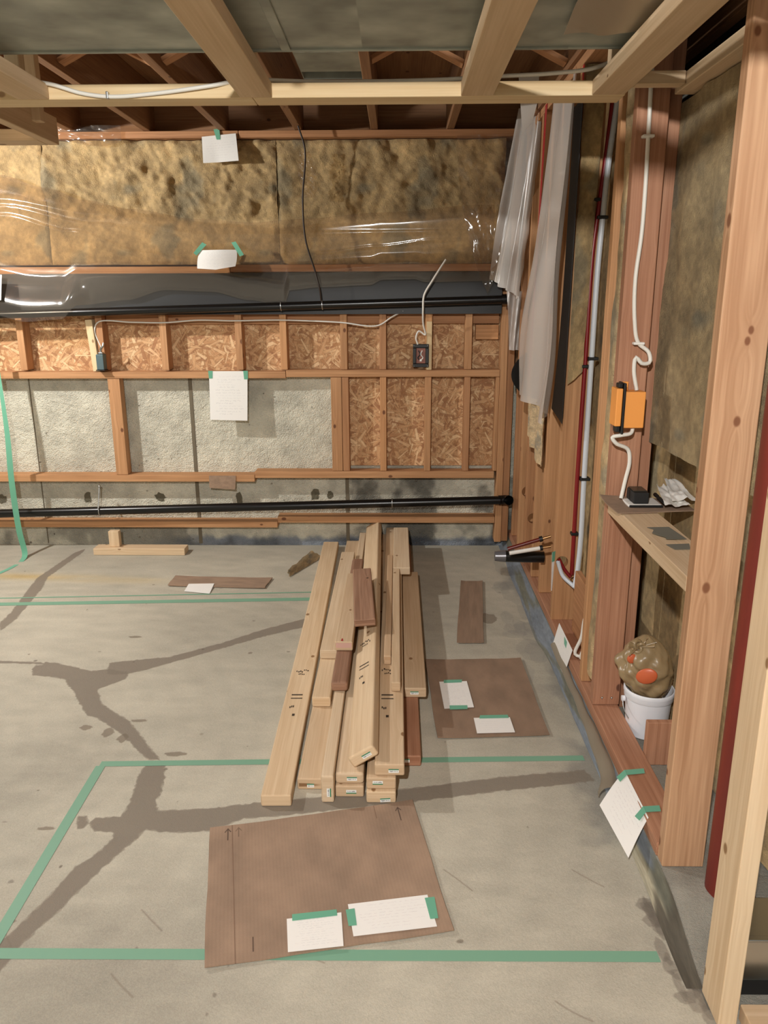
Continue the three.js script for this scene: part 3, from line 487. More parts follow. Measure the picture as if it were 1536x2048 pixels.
note('page cut off at the left edge on the plastic', [[-2.3, 1.56, 0.19], [-2.087, 1.553, 0.19], [-2.09, 1.424, 0.226], [-2.3, 1.43, 0.226]], M.note[2]);
single('cardboard_tag', 'small brown cardboard square nailed to the middle rail', 'cardboard', quadGeo([-1.083, 0.447, 0.093], [-0.928, 0.447, 0.093], [-0.935, 0.366, 0.097], [-1.083, 0.376, 0.097], 0.003, 4), M.card);
single('hanging_tape', 'long green tape hanging down at the left edge', 'tape', (() => { const P = new THREE.CatmullRomCurve3([[-2.17, 1.34, 0.2], [-2.165, 1.1, 0.21], [-2.157, 0.95, 0.22], [-2.15, 0.7, 0.23], [-2.155, 0.45, 0.24], [-2.145, 0.167, 0.25], [-2.13, 0.02, 0.25], [-2.125, 0.002, 0.3], [-2.13, 0.0015, 0.42], [-2.18, 0.0015, 0.6]].map((p) => new THREE.Vector3(...p)));
  return patch(3, 90, (u, v) => { const p = P.getPoint(v), a = 0.5 * Math.sin(v * 9); const w = (u - 0.5) * 0.03; return [p.x + w * Math.cos(a), p.y, p.z + w * Math.sin(a) * (v < 0.7 ? 1 : 0)]; }, 0.0003); })(), M.tapeThin);

// ------------------------------------------------------------------ floor markings, cardboard and papers
function tapeStrip(label, a, b, w, y = 0.0012) { const dx = b[0] - a[0], dz = b[1] - a[1], L = Math.hypot(dx, dz), nx = -dz / L * w / 2, nz = dx / L * w / 2;
  single('floor_tape', label, 'tape', quadGeo([a[0] - nx, y, a[1] - nz], [b[0] - nx, y, b[1] - nz], [b[0] + nx, y, b[1] + nz], [a[0] + nx, y, a[1] + nz], 0.0004, 4), M.tape, 'green tape outline on the floor'); }
tapeStrip('wide green tape line beyond the cracks, nearer of two', [-2.6, 0.985], [-0.41, 0.868], 0.04);
tapeStrip('narrow green tape line nearest the back wall', [-2.6, 0.91], [-0.41, 0.775], 0.012);
tapeStrip('green tape line running under the lumber pile', [-0.945, 2.283], [0.6, 2.232], 0.028);
tapeStrip('slanting green tape line on the left of the outline', [-0.94, 2.295], [-0.925, 3.05], 0.03, 0.0015);
tapeStrip('green tape line in front of the large cardboard', [-1.3, 3.03], [0.588, 3.016], 0.03);
const cardG = (c, y, mat, label, t = 0.004, n = 8) => { const q = flat(c, y); const m = single('cardboard_sheet', label, 'cardboard', quadGeo(q[0], q[1], q[2], q[3], t, n, (u, v) => [0.004 * (fbm(v * 9, 1, 2, 3) - 0.5) * (u < 0.01 || u > 0.99 ? 1 : 0), 0.002 * fbm(u * 4, v * 4, 2, 9) + 0.003 * Math.pow(Math.abs(u - 0.5) * 2, 6), 0.006 * (fbm(u * 9, 2, 2, 5) - 0.5) * (v > 0.99 || v < 0.01 ? 1 : 0)]), mat); return m; };
cardG([[-0.520, 2.601], [0.045, 2.467], [0.131, 2.953], [-0.425, 3.066]], 0.0068, M.cardMarked, 'large cardboard sheet in front of the lumber pile');
cardG([[0.115, 1.544], [0.504, 1.527], [0.512, 2.104], [0.134, 2.127]], 0.0062, M.cardDark, 'cardboard sheet with two notes beside the kerb');
cardG([[0.331, 0.626], [0.443, 0.625], [0.369, 1.375], [0.254, 1.376]], 0.0062, M.cardDark, 'narrow cardboard strip right of the lumber pile');
cardG([[-1.179, 0.562], [-0.658, 0.588], [-0.676, 0.735], [-1.181, 0.703]], 0.0062, M.card, 'cardboard strip near the back wall under a scrap of paper');
const fl = (c, y) => flat(c, y);
function floorNote(label, c, y, mat, tapes = []) { note(label, fl(c, y), mat, tapes.map((q) => fl(q, y + 0.0012))); }
floorNote('left note on the large cardboard, tape across its top', [[-0.261, 2.928], [-0.133, 2.906], [-0.121, 3.006], [-0.245, 3.025]], 0.0115, M.note[0], [[[-0.250, 2.915], [-0.145, 2.898], [-0.142, 2.917], [-0.247, 2.935]]]);
floorNote('wider right note on the large cardboard, taped at both ends', [[-0.119, 2.880], [0.075, 2.846], [0.094, 2.946], [-0.100, 2.978]], 0.0115, M.note[1], [[[-0.123, 2.899], [-0.102, 2.894], [-0.094, 2.946], [-0.113, 2.949]], [[0.068, 2.858], [0.092, 2.854], [0.098, 2.922], [0.079, 2.925]]]);
floorNote('upright note on the cardboard beside the kerb, taped twice', [[0.161, 1.738], [0.267, 1.732], [0.276, 1.930], [0.169, 1.941]], 0.0105, M.note[3], [[[0.179, 1.726], [0.250, 1.722], [0.246, 1.744], [0.178, 1.750]], [[0.189, 1.92], [0.253, 1.918], [0.252, 1.944], [0.188, 1.949]]]);
floorNote('wide note near the front edge of the kerbside cardboard', [[0.268, 2.004], [0.395, 1.997], [0.399, 2.096], [0.270, 2.104]], 0.0105, M.note[2], [[[0.292, 1.988], [0.389, 1.983], [0.391, 2.004], [0.287, 2.009]]]);
note('scrap of white paper resting on the strip near the back wall', [[-1.075, 0.0115, 0.691], [-0.944, 0.0115, 0.684], [-0.940, 0.004, 0.809], [-1.076, 0.004, 0.777]], M.note[2], []);
note('white diamond shaped note hanging off the bottom plate', [[0.662, 0.102, 2.451], [0.665, 0.102, 2.664], [0.592, 0.045, 2.75], [0.572, 0.045, 2.535]], M.note[1], [[[0.66, 0.104, 2.452], [0.72, 0.1025, 2.441], [0.716, 0.1025, 2.465], [0.66, 0.104, 2.476]], [[0.634, 0.093, 2.47], [0.661, 0.105, 2.452], [0.661, 0.105, 2.476], [0.637, 0.094, 2.495]], [[0.663, 0.104, 2.62], [0.71, 0.1025, 2.613], [0.706, 0.1025, 2.638], [0.663, 0.104, 2.644]], [[0.634, 0.094, 2.648], [0.664, 0.105, 2.62], [0.664, 0.105, 2.645], [0.64, 0.096, 2.668]]], (u, v) => [0, 0.006 * Math.sin(v * 3.1), 0]);
note('grey white page leaning against the plate by the cable loop', [[0.662, 0.145, 1.485], [0.662, 0.143, 1.735], [0.64, 0.02, 1.71], [0.64, 0.045, 1.482]], M.note[0], [[[0.659, 0.137, 1.60], [0.659, 0.137, 1.65], [0.656, 0.112, 1.655], [0.656, 0.112, 1.62]]]);
note('blank white paper hung high beside the hanging plastic', [[0.553, 2.4, 0.47], [0.665, 2.4, 0.5], [0.62, 2.21, 0.5], [0.575, 2.16, 0.5]], M.white, [], null);
note('thin paper tag seen edge on below the stub pipes', [[0.64, 0.412, 1.375], [0.656, 0.412, 1.36], [0.65, 0.24, 1.365], [0.646, 0.24, 1.368]], M.note[2], [[[0.64, 0.414, 1.377], [0.656, 0.414, 1.362], [0.655, 0.37, 1.362], [0.641, 0.37, 1.376]]]);

// ------------------------------------------------------------------ lumber pile
function lumber(label, a, b, w, t, mat, o = {}) {   // a, b: centre line ends; w: width; t: thickness; roll about the length
  const A = new THREE.Vector3(...a), B = new THREE.Vector3(...b), L = A.distanceTo(B);
  const g = thing('lumber_board', label, 'lumber', 'loose boards in the lumber pile');
  g.position.copy(A.clone().add(B).multiplyScalar(0.5)); const d = B.clone().sub(A).normalize();
  g.quaternion.setFromUnitVectors(new THREE.Vector3(0, 0, 1), d).multiply(new THREE.Quaternion().setFromAxisAngle(new THREE.Vector3(0, 0, 1), o.roll || 0));
  part(g, 'board', boxGeo(-w / 2, w / 2, -t / 2, t / 2, -L / 2, L / 2, o.r || 0.005), mat);
  if (o.tag) { const [tx, ty, flip, tw = 0.03, rot = 0] = o.tag; const q = part(g, 'end_tag', new THREE.BoxGeometry(tw, 0.0125, 0.0006), M.tagPaper, 'white end tag with a green edge'); q.position.set(tx, ty, L / 2 + 0.0006); q.rotation.z = (flip ? Math.PI : 0) + rot; }
  if (o.stamp !== undefined) { const q = part(g, 'ink_stamp', new THREE.PlaneGeometry(0.055, 0.42), M.stamp[o.stamp], 'dark printed grade stamp'); q.rotation.x = -Math.PI / 2; q.position.set(o.sx || 0, t / 2 + 0.0006, o.sz || 0.45); }
  if (o.extra) o.extra(g, L);
  return g;
}
const lay = (x0, x1, y0, y1, z0, z1) => [[(x0 + x1) / 2, (y0 + y1) / 2, z0], [(x0 + x1) / 2, (y0 + y1) / 2, z1], x1 - x0, y1 - y0];
lumber('long pale board lying alone on the left of the pile, stamped', [-0.392, 0.0195, 0.05], [-0.352, 0.0195, 2.492], 0.089, 0.038, M.pine3, { stamp: 0, sz: 0.62 });
lumber('bottom layer board with a small tag, beside the long stamped board', ...lay(-0.3, -0.224, 0.0005, 0.0385, 0.03, 2.41), M.pine2, { tag: [0.002, -0.004, false, 0.021] });
lumber('board standing on edge with a sideways tag', ...lay(-0.2215, -0.1845, 0.0005, 0.0895, 0.03, 2.472), M.pine, { tag: [0.004, -0.01, false, 0.028, -Math.PI / 2] });
lumber('tagged bottom board under the chamfered board', ...lay(-0.183, -0.098, 0.0005, 0.0385, 0.0, 2.445), M.pine2, { tag: [0.005, 0.0, true] });
lumber('chamfered tagged board lying on another, left of centre', ...lay(-0.183, -0.098, 0.039, 0.077, 0.0, 2.437), M.pine, { tag: [0.007, 0.0, false], r: 0.009 });
lumber('lowest of three stacked tagged boards at the front', ...lay(-0.09, -0.003, 0.0005, 0.0385, 0.02, 2.472), M.pine3, { tag: [0.012, -0.008, false, 0.03, 0.08] });
lumber('middle of three stacked tagged boards at the front', ...lay(-0.09, -0.003, 0.039, 0.077, 0.02, 2.46), M.pine2, { tag: [-0.01, 0.003, true] });
lumber('topmost of three stacked tagged boards, stamped on top', ...lay(-0.066, 0.022, 0.0775, 0.1155, 0.01, 2.45), M.pine2, { tag: [0.012, -0.002, false], stamp: 2, sz: 0.8, sx: -0.01 });
lumber('reddish tagged board on the floor at the right of the pile', ...lay(0.001, 0.076, 0.0005, 0.0385, 0.1, 2.285), M.red, { tag: [-0.012, 0.002, false, 0.026] });
lumber('tan tagged board over the reddish one on the right', ...lay(0.023, 0.105, 0.039, 0.077, 0.68, 1.915), M.pine2, { tag: [-0.002, 0, false] });
lumber('long tilted board rolled on its edge across the pile top', [-0.138, 0.132, 0.03], [-0.1, 0.12, 2.42], 0.089, 0.038, M.pine3, { roll: 0.56, tag: [0.012, 0, false], stamp: 1, sz: 0.62, r: 0.008 });
lumber('brown weathered board with a rounded end on the left stack', ...lay(-0.233, -0.174, 0.09, 0.128, 0.62, 1.97), M.brown, { r: 0.01 });
lumber('board with a red stained end near the top of the pile', ...lay(-0.238, -0.17, 0.1285, 0.1665, 0.95, 1.72), M.pine2, { extra: (g, L) => { const m = part(g, 'red_stain', new THREE.PlaneGeometry(0.02, 0.03), new THREE.MeshStandardMaterial({ map: canvasTex(64, 96, (c) => { c.fillStyle = 'rgba(170,30,34,0.85)'; c.beginPath(); c.moveTo(20, 90); c.lineTo(30, 10); c.lineTo(44, 30); c.lineTo(52, 94); c.fill(); }), transparent: true, roughness: 0.7 })); m.rotation.x = -Math.PI / 2; m.position.set(-0.008, 0.0196, L / 2 - 0.02); const e = part(g, 'red_end_paint', new THREE.PlaneGeometry(0.06, 0.02), new THREE.MeshStandardMaterial({ color: 0xcfa79a, roughness: 0.8 })); e.position.set(0, 0.004, L / 2 + 0.0005); } });
lumber('short dark brown offcut lying crooked on the very top', [-0.165, 0.2, 1.02], [-0.127, 0.196, 1.61], 0.085, 0.03, M.brown, { roll: 0.06 });
lumber('short tan board on the left stack, cut square', ...lay(-0.3, -0.228, 0.0775, 0.1145, 0.47, 1.686), M.pine);
lumber('short board under the square cut one at the left', ...lay(-0.3, -0.234, 0.039, 0.077, 0.7, 1.985), M.pine3);
lumber('narrow square strip lying on the middle of the pile', ...lay(-0.05, -0.022, 0.116, 0.152, 0.63, 1.81), M.pine4);
lumber('narrow strip with a knotty end on the right middle', ...lay(-0.021, 0.012, 0.116, 0.152, 0.84, 2.015), M.pine2);
lumber('tan board at the far end near the back wall', ...lay(-0.021, 0.063, 0.116, 0.154, 0.14, 0.835), M.pine);
single('insulation_scrap', 'tuft of yellow insulation on the floor left of the pile', 'insulation', patch(20, 12, (u, v) => { const p = lerp3([-0.58, 0, 0.53], [-0.475, 0, 0.22], u); return [p[0] + (v - 0.5) * 0.07 * (0.3 + u), 0.004 + 0.035 * Math.sin(v * 3.14) * (0.4 + fbm(u * 6, v * 6, 3, 7)), p[2] + (v - 0.5) * 0.05]; }, 0.006), M.battPale);

// ------------------------------------------------------------------ right wall: insulation, sheeting, pipes
const lump = (x, y0, y1, z0, z1, amp, seed, n = 40) => patch(24, n, (u, v) => { const z = mix(z0, z1, u), y = mix(y1, y0, v), e = Math.min(u, 1 - u); return [x - amp * (fbm(z * 14, y * 5, 4, seed) - 0.35) + 0.02 * (1 - sm(0, 0.15, e)), y, z]; }, 0.05, z1 - z0, y1 - y0);
single('insulation_batt', 'grey green batt in the open bay behind the shelf, upper', 'insulation', lump(0.8, 0.99, 1.955, 1.86, 2.755, 0.03, 311), M.battGrey, 'batts in the right wall');
single('insulation_batt', 'grey green batt in the open bay behind the bucket', 'insulation', lump(0.905, 0.07, 0.985, 1.6, 2.95, 0.012, 321), M.batt, 'batts in the right wall');
single('insulation_batt', 'dim batt deep in the far bays of the stud wall', 'insulation', lump(0.8, 0.11, 2.22, 0.1, 1.72, 0.03, 331), M.batt, 'batts in the right wall');
single('insulation_strip', 'strip of olive insulation filling the bay left of the red pipe', 'insulation', patch(10, 60, (u, v) => { const y = mix(2.22, 1.1 + 0.05 * u, v); return [mix(0.664, 0.735 - 0.02 * v, u) + 0.012 * (fbm(y * 6, u, 3, 4) - 0.5), y, 1.372 + 0.02 * fbm(u * 4, y * 12, 3, 44) * Math.sin(u * 3.1)]; }, 0.02, 0.1, 1.1), M.batt);
single('insulation_strip', 'torn tan insulation squeezed between the doubled studs', 'insulation', patch(10, 80, (u, v) => { const y = mix(2.2, 0.16, v), z = mix(1.915, 2.025, u); return [0.664 + 0.018 * (fbm(y * 8, z * 20, 3, 71) - 0.4) + 0.03 * (1 - sm(0, 0.25, Math.min(u, 1 - u))), y, z]; }, 0.03, 0.1, 2), M.battPale);
single('insulation_facing', 'pale torn insulation facing below the hanging plastic', 'insulation', patch(16, 30, (u, v) => { const z = mix(0.6, 1.02, u), y = mix(0.97, 0.74 - 0.08 * u + 0.05 * fbm(u * 9, 1, 3, 3), v); return [0.652 - 0.015 * fbm(z * 18, y * 12, 3, 88) + 0.012 * Math.sin(u * 16), y, z]; }, 0.003), std({ map: batTex, color: new THREE.Color().setRGB(1.0, 1.05, 1.25), roughness: 0.95 }));
{
  single('hanging_plastic', 'milky plastic sheet hanging nearest the corner', 'plastic sheet', patch(30, 60, (u, v) => { const a = lerp3([0.615, 2.33, 0.15], [0.69, 2.33, 0.42], u), b = lerp3([0.5, 1.52, 0.16], [0.645, 1.44, 0.3], u), p = lerp3(a, b, v); const w = 0.02 * Math.sin(u * 9 + v * 2) + 0.012 * Math.sin(u * 21 + 3 * v); return [p[0] - Math.abs(w), p[1] - 0.02 * u, p[2] + w]; }), M.polyMilky);
  single('hanging_plastic', 'thin tail of plastic trailing below the corner sheet', 'plastic sheet', patch(10, 30, (u, v) => { const p = lerp3([0.61, 1.46, 0.2], [0.615, 1.16, 0.24], v); return [p[0] + (u - 0.5) * (0.08 - 0.03 * v), p[1], p[2] + 0.02 * Math.sin(u * 9 + v * 4)]; }), M.polyMilky);
  single('hanging_plastic', 'long folded milky plastic hanging over the middle studs', 'plastic sheet', patch(40, 90, (u, v) => { const z0 = mix(1.03, 0.56, sm(0, 1, v)), z1 = mix(1.43, 1.38, v); const z = mix(z0, z1, u); const y = mix(2.2, 0.965 - 0.02 * u, v); const f = 0.03 * Math.sin(u * 7 + 0.5) + 0.014 * Math.sin(u * 19 + v * 3) + 0.012 * Math.sin(u * 3 + v * 11) * v; return [0.628 - 0.02 * v - f * (0.4 + 0.6 * v), y, z]; }), M.polyMilky);
  single('red_tape_strip', 'red sheathing tape running down left of the long plastic', 'tape', patch(2, 20, (u, v) => [0.655, mix(2.25, 1.05, v), mix(mix(0.62, 0.5, v), mix(0.67, 0.53, v), u)], 0.0005), M.redTape);
  single('red_tape_strip', 'short red sheathing tape high beside the olive insulation', 'tape', patch(2, 20, (u, v) => [0.655, mix(2.22, 1.5, v), mix(1.37, 1.372, v) + 0.025 * (u - 0.5) * (1 - v)], 0.0005), M.redTape);
  single('red_tape_strip', 'slanting red tape under the high white paper', 'tape', patch(2, 8, (u, v) => [0.66, mix(2.22, 2.27, v) + 0.05 * u, mix(0.34, 0.74, v)], 0.0005), M.redTape);
  single('black_flap', 'black leaf shaped membrane flap left of the long plastic', 'membrane', patch(10, 16, (u, v) => { const s = Math.sin(v * 3.14159); return [mix(0.645, 0.645 - 0.08 * Math.pow(s, 0.8), u), mix(1.17, 0.95, v) - 0.02 * (1 - u) * v, 0.5 + 0.02 * u * s]; }, 0.003), M.black);
  single('black_flap', 'black membrane edge hanging right of the long plastic', 'membrane', patch(6, 40, (u, v) => { const y = mix(2.1, 0.98, v); return [0.645, y - 0.03 * u * v, mix(1.29 - 0.12 * Math.pow(v, 4), 1.435 - 0.04 * v, u)]; }, 0.002), M.black);
}
{
  const w = thing('water_pipe', 'white plastic water pipe running up the stud wall', 'pipe');
  part(w, 'pipe', tube([[0.785, 2.2, 1.37], [0.78, 2.086, 1.372], [0.765, 1.904, 1.372], [0.757, 1.713, 1.372], [0.751, 1.54, 1.372], [0.75, 1.2, 1.372], [0.752, 0.723, 1.372], [0.754, 0.466, 1.375], [0.745, 0.33, 1.39], [0.733, 0.27, 1.41]], 0.0105, 90, 12), M.pexWhite);
  for (const y of [1.713, 1.2, 0.723]) bd(w, 'pipe_clip', [0.735, 0.775, y - 0.006, y + 0.006, 1.346, 1.386], M.black);
  const r = thing('water_pipe', 'dark red plastic water pipe beside the white one', 'pipe');
  part(r, 'pipe', tube([[0.77, 2.2, 1.362], [0.766, 2.084, 1.362], [0.745, 1.775, 1.362], [0.731, 1.605, 1.362], [0.729, 1.2, 1.362], [0.727, 0.9, 1.362], [0.727, 0.646, 1.362], [0.728, 0.313, 1.366]], 0.0085, 90, 12), M.pexRed);
  for (const y of [1.775, 1.17, 0.49]) bd(r, 'pipe_clip', [0.714, 0.745, y - 0.006, y + 0.006, 1.346, 1.376], M.black);
  const e = thing('pipe_fitting', 'white braided elbow and brass fitting at the pipe feet', 'pipe fitting');
  part(e, 'elbow', tube([[0.668, 0.37, 1.36], [0.69, 0.31, 1.372], [0.725, 0.278, 1.392], [0.775, 0.242, 1.42]], 0.0085, 40, 10), M.pexWhite);
  part(e, 'red_elbow', tube([[0.675, 0.375, 1.352], [0.7, 0.33, 1.355], [0.725, 0.3, 1.362]], 0.0075, 24, 10), M.pexRed);
  for (const p of [[0.728, 0.295, 1.37], [0.738, 0.262, 1.405], [0.75, 0.25, 1.4]]) part(e, 'brass_ring', cyl(p, [p[0] + 0.012, p[1] - 0.012, p[2] + 0.003], 0.012), M.brass);
  const s1 = thing('stub_pipe', 'dark red stub pipe sticking out of the stud wall', 'pipe'); part(s1, 'tube', cyl([0.474, 0.386, 1.25], [0.615, 0.431, 1.25], 0.0085), std({ color: 0x5d1a14, roughness: 0.3 })); part(s1, 'brass_end', cyl([0.615, 0.431, 1.25], [0.655, 0.443, 1.25], 0.006), M.brass); part(s1, 'collar', cyl([0.608, 0.429, 1.25], [0.622, 0.4335, 1.25], 0.012), M.black);
  const s2 = thing('stub_pipe', 'white stub pipe sticking out under the dark red one', 'pipe'); part(s2, 'tube', cyl([0.481, 0.37, 1.26], [0.615, 0.394, 1.26], 0.0085), M.white); part(s2, 'brass_end', cyl([0.615, 0.394, 1.26], [0.656, 0.401, 1.26], 0.006), M.brass); part(s2, 'collar', cyl([0.61, 0.393, 1.26], [0.622, 0.395, 1.26], 0.012), M.black);
  const d = thing('drain_stub', 'black drain stub with a taped open end near the floor', 'pipe'); part(d, 'pipe', cyl([0.48, 0.303, 1.1], [0.66, 0.299, 1.1], 0.026), M.abs); part(d, 'taped_end', cyl([0.44, 0.303, 1.1], [0.487, 0.303, 1.1], 0.022, 0.0275), std({ color: 0x77767a, roughness: 0.3, metalness: 0.5 }));
  const k = thing('cable_loop', 'bundle of white cable loops standing behind the doubled studs', 'cable');
  for (let i = 0; i < 3; i++) { const dz = i * 0.035, dx = i * 0.014; part(k, 'loop', tube([[0.672 + dx, 0.13, 1.74 + dz], [0.69 + dx, 0.2, 1.745 + dz], [0.7 + dx, 0.285, 1.75 + dz], [0.712 + dx, 0.29, 1.755 + dz], [0.714 + dx, 0.21, 1.755 + dz], [0.69 + dx, 0.125, 1.75 + dz]], 0.0065, 40, 8, true), M.cable); }
}
{ // cable, orange box and the things on the shelf
  const c = thing('electric_cable', 'white cable running down the stud into the orange box', 'cable');
  part(c, 'cable', tube([[0.685, 2.22, 2.08], [0.688, 2.006, 2.085], [0.692, 1.858, 2.085], [0.695, 1.7, 2.087], [0.694, 1.6, 2.088], [0.686, 1.476, 2.09], [0.694, 1.365, 2.087], [0.71, 1.3, 2.085], [0.742, 1.272, 2.09], [0.746, 1.243, 2.095], [0.722, 1.24, 2.1], [0.703, 1.258, 2.1], [0.7, 1.22, 2.1], [0.711, 1.162, 2.105]], 0.006, 140), M.cable);
  for (const [x, y] of [[0.692, 1.858], [0.712, 1.297]]) bd(c, 'cable_staple', [x - 0.016, x + 0.016, y - 0.004, y + 0.004, 2.0705, 2.094], M.white);
  const b = thing('orange_box', 'bright orange electrical box with a black gasket on the stud', 'outlet box');
  bd(b, 'box_body', [0.672, 0.733, 1.052, 1.16, 2.071, 2.13], M.orange); bd(b, 'gasket', [0.664, 0.6715, 1.036, 1.186, 2.075, 2.14], M.black); bd(b, 'face_plate', [0.645, 0.6635, 1.058, 1.17, 2.073, 2.136], M.orange); bd(b, 'mounting_tab', [0.672, 0.69, 1.16, 1.186, 2.085, 2.092], M.orange); bd(b, 'mounting_tab', [0.65, 0.6635, 1.171, 1.185, 2.1, 2.132], M.black); bd(b, 'bottom_tab', [0.65, 0.6635, 1.04, 1.0575, 2.1, 2.132], M.black);
  single('electric_cable', 'white cable curling from the orange box to the shelf', 'cable', tube([[0.708, 1.053, 2.11], [0.7, 1.036, 2.12], [0.67, 1.03, 2.125], [0.646, 1.023, 2.12], [0.658, 1.005, 2.12], [0.698, 0.984, 2.11], [0.706, 0.946, 2.11], [0.698, 0.892, 2.11], [0.686, 0.834, 2.12]], 0.006, 80), M.cable);
  single('shelf_cardboard', 'cardboard sheet projecting over the end of the shelf', 'cardboard', quadGeo([0.632, 0.822, 2.08], [0.885, 0.818, 2.08], [0.885, 0.818, 2.2], [0.648, 0.818, 2.232], 0.003, 8, (u, v) => [0, 0.014 * Math.pow(1 - v, 4) * (1 - u), 0]), M.cardDark);
  const n = thing('notebook', 'white notebook with a dark spine lying on the shelf cardboard', 'notebook'); bd(n, 'pages', [0.695, 0.795, 0.8195, 0.827, 2.085, 2.17], M.white); bd(n, 'spine', [0.697, 0.797, 0.8195, 0.8265, 2.1705, 2.178], M.black);
  const k = thing('black_box', 'small black plastic box on top of the notebook', 'box'); bd(k, 'case', [0.711, 0.757, 0.828, 0.862, 2.088, 2.165], M.blackMat); bd(k, 'lid', [0.714, 0.754, 0.8625, 0.8655, 2.092, 2.15], std({ color: 0x3b3429, roughness: 0.35 }));
  const pen = thing('pen', 'black pen lying between the notebook and the papers', 'pen'); part(pen, 'barrel', cyl([0.803, 0.835, 2.09], [0.8, 0.835, 2.18], 0.005), M.blackMat); part(pen, 'cap', cyl([0.804, 0.835, 2.075], [0.803, 0.835, 2.1], 0.006), M.black); part(pen, 'tip', cyl([0.8, 0.835, 2.18], [0.7995, 0.834, 2.192], 0.004, 0.001), M.steel);
  for (const [lb, dy, dx, dz, rot] of [['lower crumpled white sheet of the papers on the shelf', 0, 0, 0, 0], ['top creased white sheet of the papers on the shelf', 0.012, 0.03, -0.025, 0.3]]) single('loose_paper', lb, 'paper', patch(14, 12, (u, v) => { const p = lerp3(lerp3([0.822, 0, 2.03], [0.86, 0, 2.04], u), lerp3([0.79, 0, 2.21], [0.868, 0, 2.2], u), v); return [p[0] + dx, 0.824 + dy + 0.02 * fbm(u * 4 + rot * 9, v * 4, 3, 60 + rot * 10) + 0.02 * (1 - v), p[2] + dz]; }, 0.0008), M.white, 'papers on the shelf');
  single('sandpaper', 'larger grey sandpaper piece lying on the shelf rail', 'sandpaper', quadGeo([0.69, 0.8155, 2.37], [0.752, 0.8155, 2.366], [0.761, 0.8155, 2.478], [0.7, 0.8155, 2.49], 0.001, 6, (u, v) => [0.01 * Math.sin(v * 9) * (1 - u), 0.004 * (1 - u) * v, 0]), M.grey);
  single('sandpaper', 'smaller grey sandpaper piece on the near end of the shelf', 'sandpaper', quadGeo([0.691, 0.8155, 2.525], [0.753, 0.8155, 2.518], [0.74, 0.8155, 2.564], [0.7, 0.8155, 2.566], 0.001, 4), M.grey);
  const tool = thing('utility_knife', 'small dark grey tool at the near end of the shelf', 'tool'); part(tool, 'handle', new THREE.CapsuleGeometry(0.009, 0.05, 6, 12).rotateX(Math.PI / 2).translate(0.745, 0.823, 2.61), std({ color: 0x55585c, roughness: 0.4 })); part(tool, 'knob', new THREE.SphereGeometry(0.008, 12, 8).translate(0.743, 0.831, 2.6), M.steel);
}
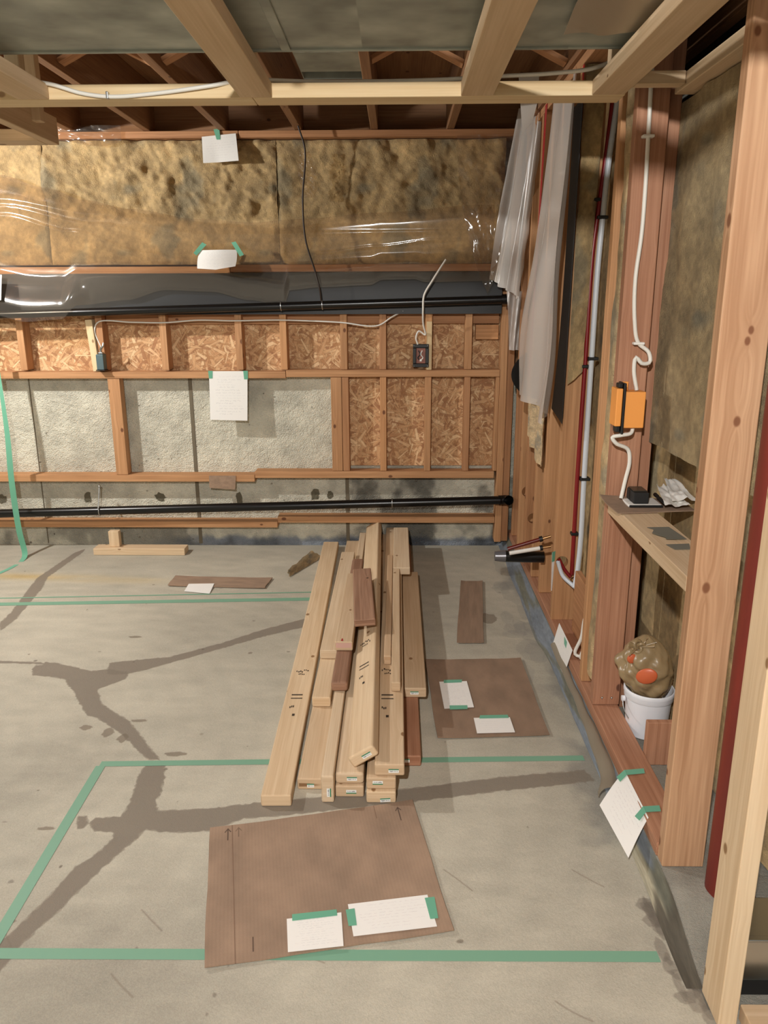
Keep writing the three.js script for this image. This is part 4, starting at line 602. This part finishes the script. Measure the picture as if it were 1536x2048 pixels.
{ // pail, bag, gasket roll
  const p = thing('plastic_pail', 'white plastic pail behind the bottom plate', 'bucket');
  const prof = [[0.0, 0.0], [0.066, 0.0], [0.068, 0.004], [0.077, 0.135], [0.082, 0.137], [0.082, 0.152], [0.0845, 0.154], [0.0845, 0.166], [0.081, 0.169], [0.0775, 0.167], [0.076, 0.14], [0.066, 0.008], [0, 0.006]].map(([a, b]) => new THREE.Vector2(a, b));
  part(p, 'pail', new THREE.LatheGeometry(prof, 40), M.bucket); part(p, 'bail_ear', new THREE.CylinderGeometry(0.01, 0.01, 0.01, 14).rotateZ(Math.PI / 2).translate(-0.086, 0.125, 0), M.bucket); part(p, 'bail', tube([[-0.088, 0.125, 0], [-0.09, 0.1, 0.03], [-0.08, 0.08, 0.055]], 0.002, 16, 6), M.steel);
  p.position.set(0.812, 0.061, 2.165); p.scale.setScalar(0.94);
  const b = thing('plastic_bag', 'tied tan plastic bag with orange contents in the pail', 'bag');
  const body = new THREE.SphereGeometry(1, 72, 48), P = body.attributes.position;
  for (let i = 0; i < P.count; i++) { const x = P.getX(i), y = P.getY(i), z = P.getZ(i); const a = Math.atan2(z, x); const f = 1 + 0.5 * (fbm(Math.cos(a) * 2 + 9, y * 3 + Math.sin(a) * 2, 4, 15) - 0.5) + 0.16 * Math.abs(Math.sin(a * 3 + y * 4)) - 0.06; const lean = 0.02 * (y + 1); P.setXYZ(i, x * 0.082 * f * (y < 0 ? 0.95 + 0.1 * y : 1 - 0.35 * y * y) - lean * 0.4, y * 0.112, z * 0.07 * f * (y < 0 ? 0.95 : 1 - 0.35 * y * y)); }
  body.computeVertexNormals(); part(b, 'bag_body', body, M.bag).position.set(0.806, 0.288, 2.165);
  part(b, 'knot', new THREE.TorusKnotGeometry(0.013, 0.006, 40, 8), M.bag).position.set(0.755, 0.375, 2.195);
  for (const [dx, dy, dz] of [[-0.035, 0.012, 0.01], [-0.03, -0.012, 0.02], [0.02, 0.022, 0], [0.045, 0.012, 0.01]]) part(b, 'bag_ear', patch(6, 6, (u, v) => [0.755 + dx * u + 0.012 * (v - 0.5) * u, 0.375 + dy * u + 0.018 * (v - 0.5) * u, 2.2 + dz * u + 0.006 * Math.sin(v * 6) * u], 0.001), M.bag);
  part(b, 'orange_contents', new THREE.SphereGeometry(0.028, 24, 16).scale(1.2, 0.9, 0.3).rotateZ(0.5).rotateY(-0.4), M.plug).position.set(0.775, 0.293, 2.236);
  part(b, 'orange_contents', new THREE.SphereGeometry(0.016, 14, 10).scale(1, 1, 0.4), M.plug).position.set(0.737, 0.335, 2.2);
  single('sill_gasket', 'pale foam gasket strip creeping out from under the bottom plate', 'gasket', patch(60, 10, (u, v) => { const z = mix(1.5, 2.47, u), r = 0.012 + 0.012 * sm(0.4, 1, u) + 0.01 * sm(0.93, 1, u); const a = v * 3.14; return [0.648 - r * 0.5 - r * Math.cos(a) * 0.9 - 0.012 * sm(0.9, 1, u), 0.05 - 0.02 * sm(0.8, 1, u) + r * Math.sin(a) * 0.9 + 0.003 * Math.sin(z * 30), z]; }, 0.003), M.foam);
}
{ // foreground right
  const r = thing('steel_post', 'dark red painted steel post behind the pale stud', 'post'); part(r, 'column', cyl([0.785, 0.055, 2.87], [0.785, 2.25, 2.87], 0.043, 0.043, 32), M.redPost); bd(r, 'base_plate', [0.753, 0.85, 0.035, 0.0605, 2.83, 2.92], M.redPost);
  single('pale_stud', 'pale new stud standing nearest the viewer at right', 'stud', boxGeo(0.65, 0.688, 0.001, 2.258, 3.105, 3.192), M.pine3);
  single('floor_plate', 'pale board on the floor behind the nearest stud', 'wood offcut', boxGeo(0.7, 1.15, 0.001, 0.039, 3.17, 3.26), M.pine2);
  const t = thing('tin_duct_offcut', 'shiny tin duct offcut on the floor behind the nearest stud', 'duct'); bd(t, 'tin_shell', [0.72, 1.1, 0.045, 0.15, 3.0, 3.12], M.tin); bd(t, 'rolled_edge', [0.715, 1.1, 0.148, 0.154, 3.112, 3.126], M.tin); bd(t, 'dark_block', [0.725, 1.09, 0.0015, 0.0445, 3.005, 3.115], M.blackMat);  // black box fills the gap between the tin shell and the floor
}
renderer.render(scene, camera);
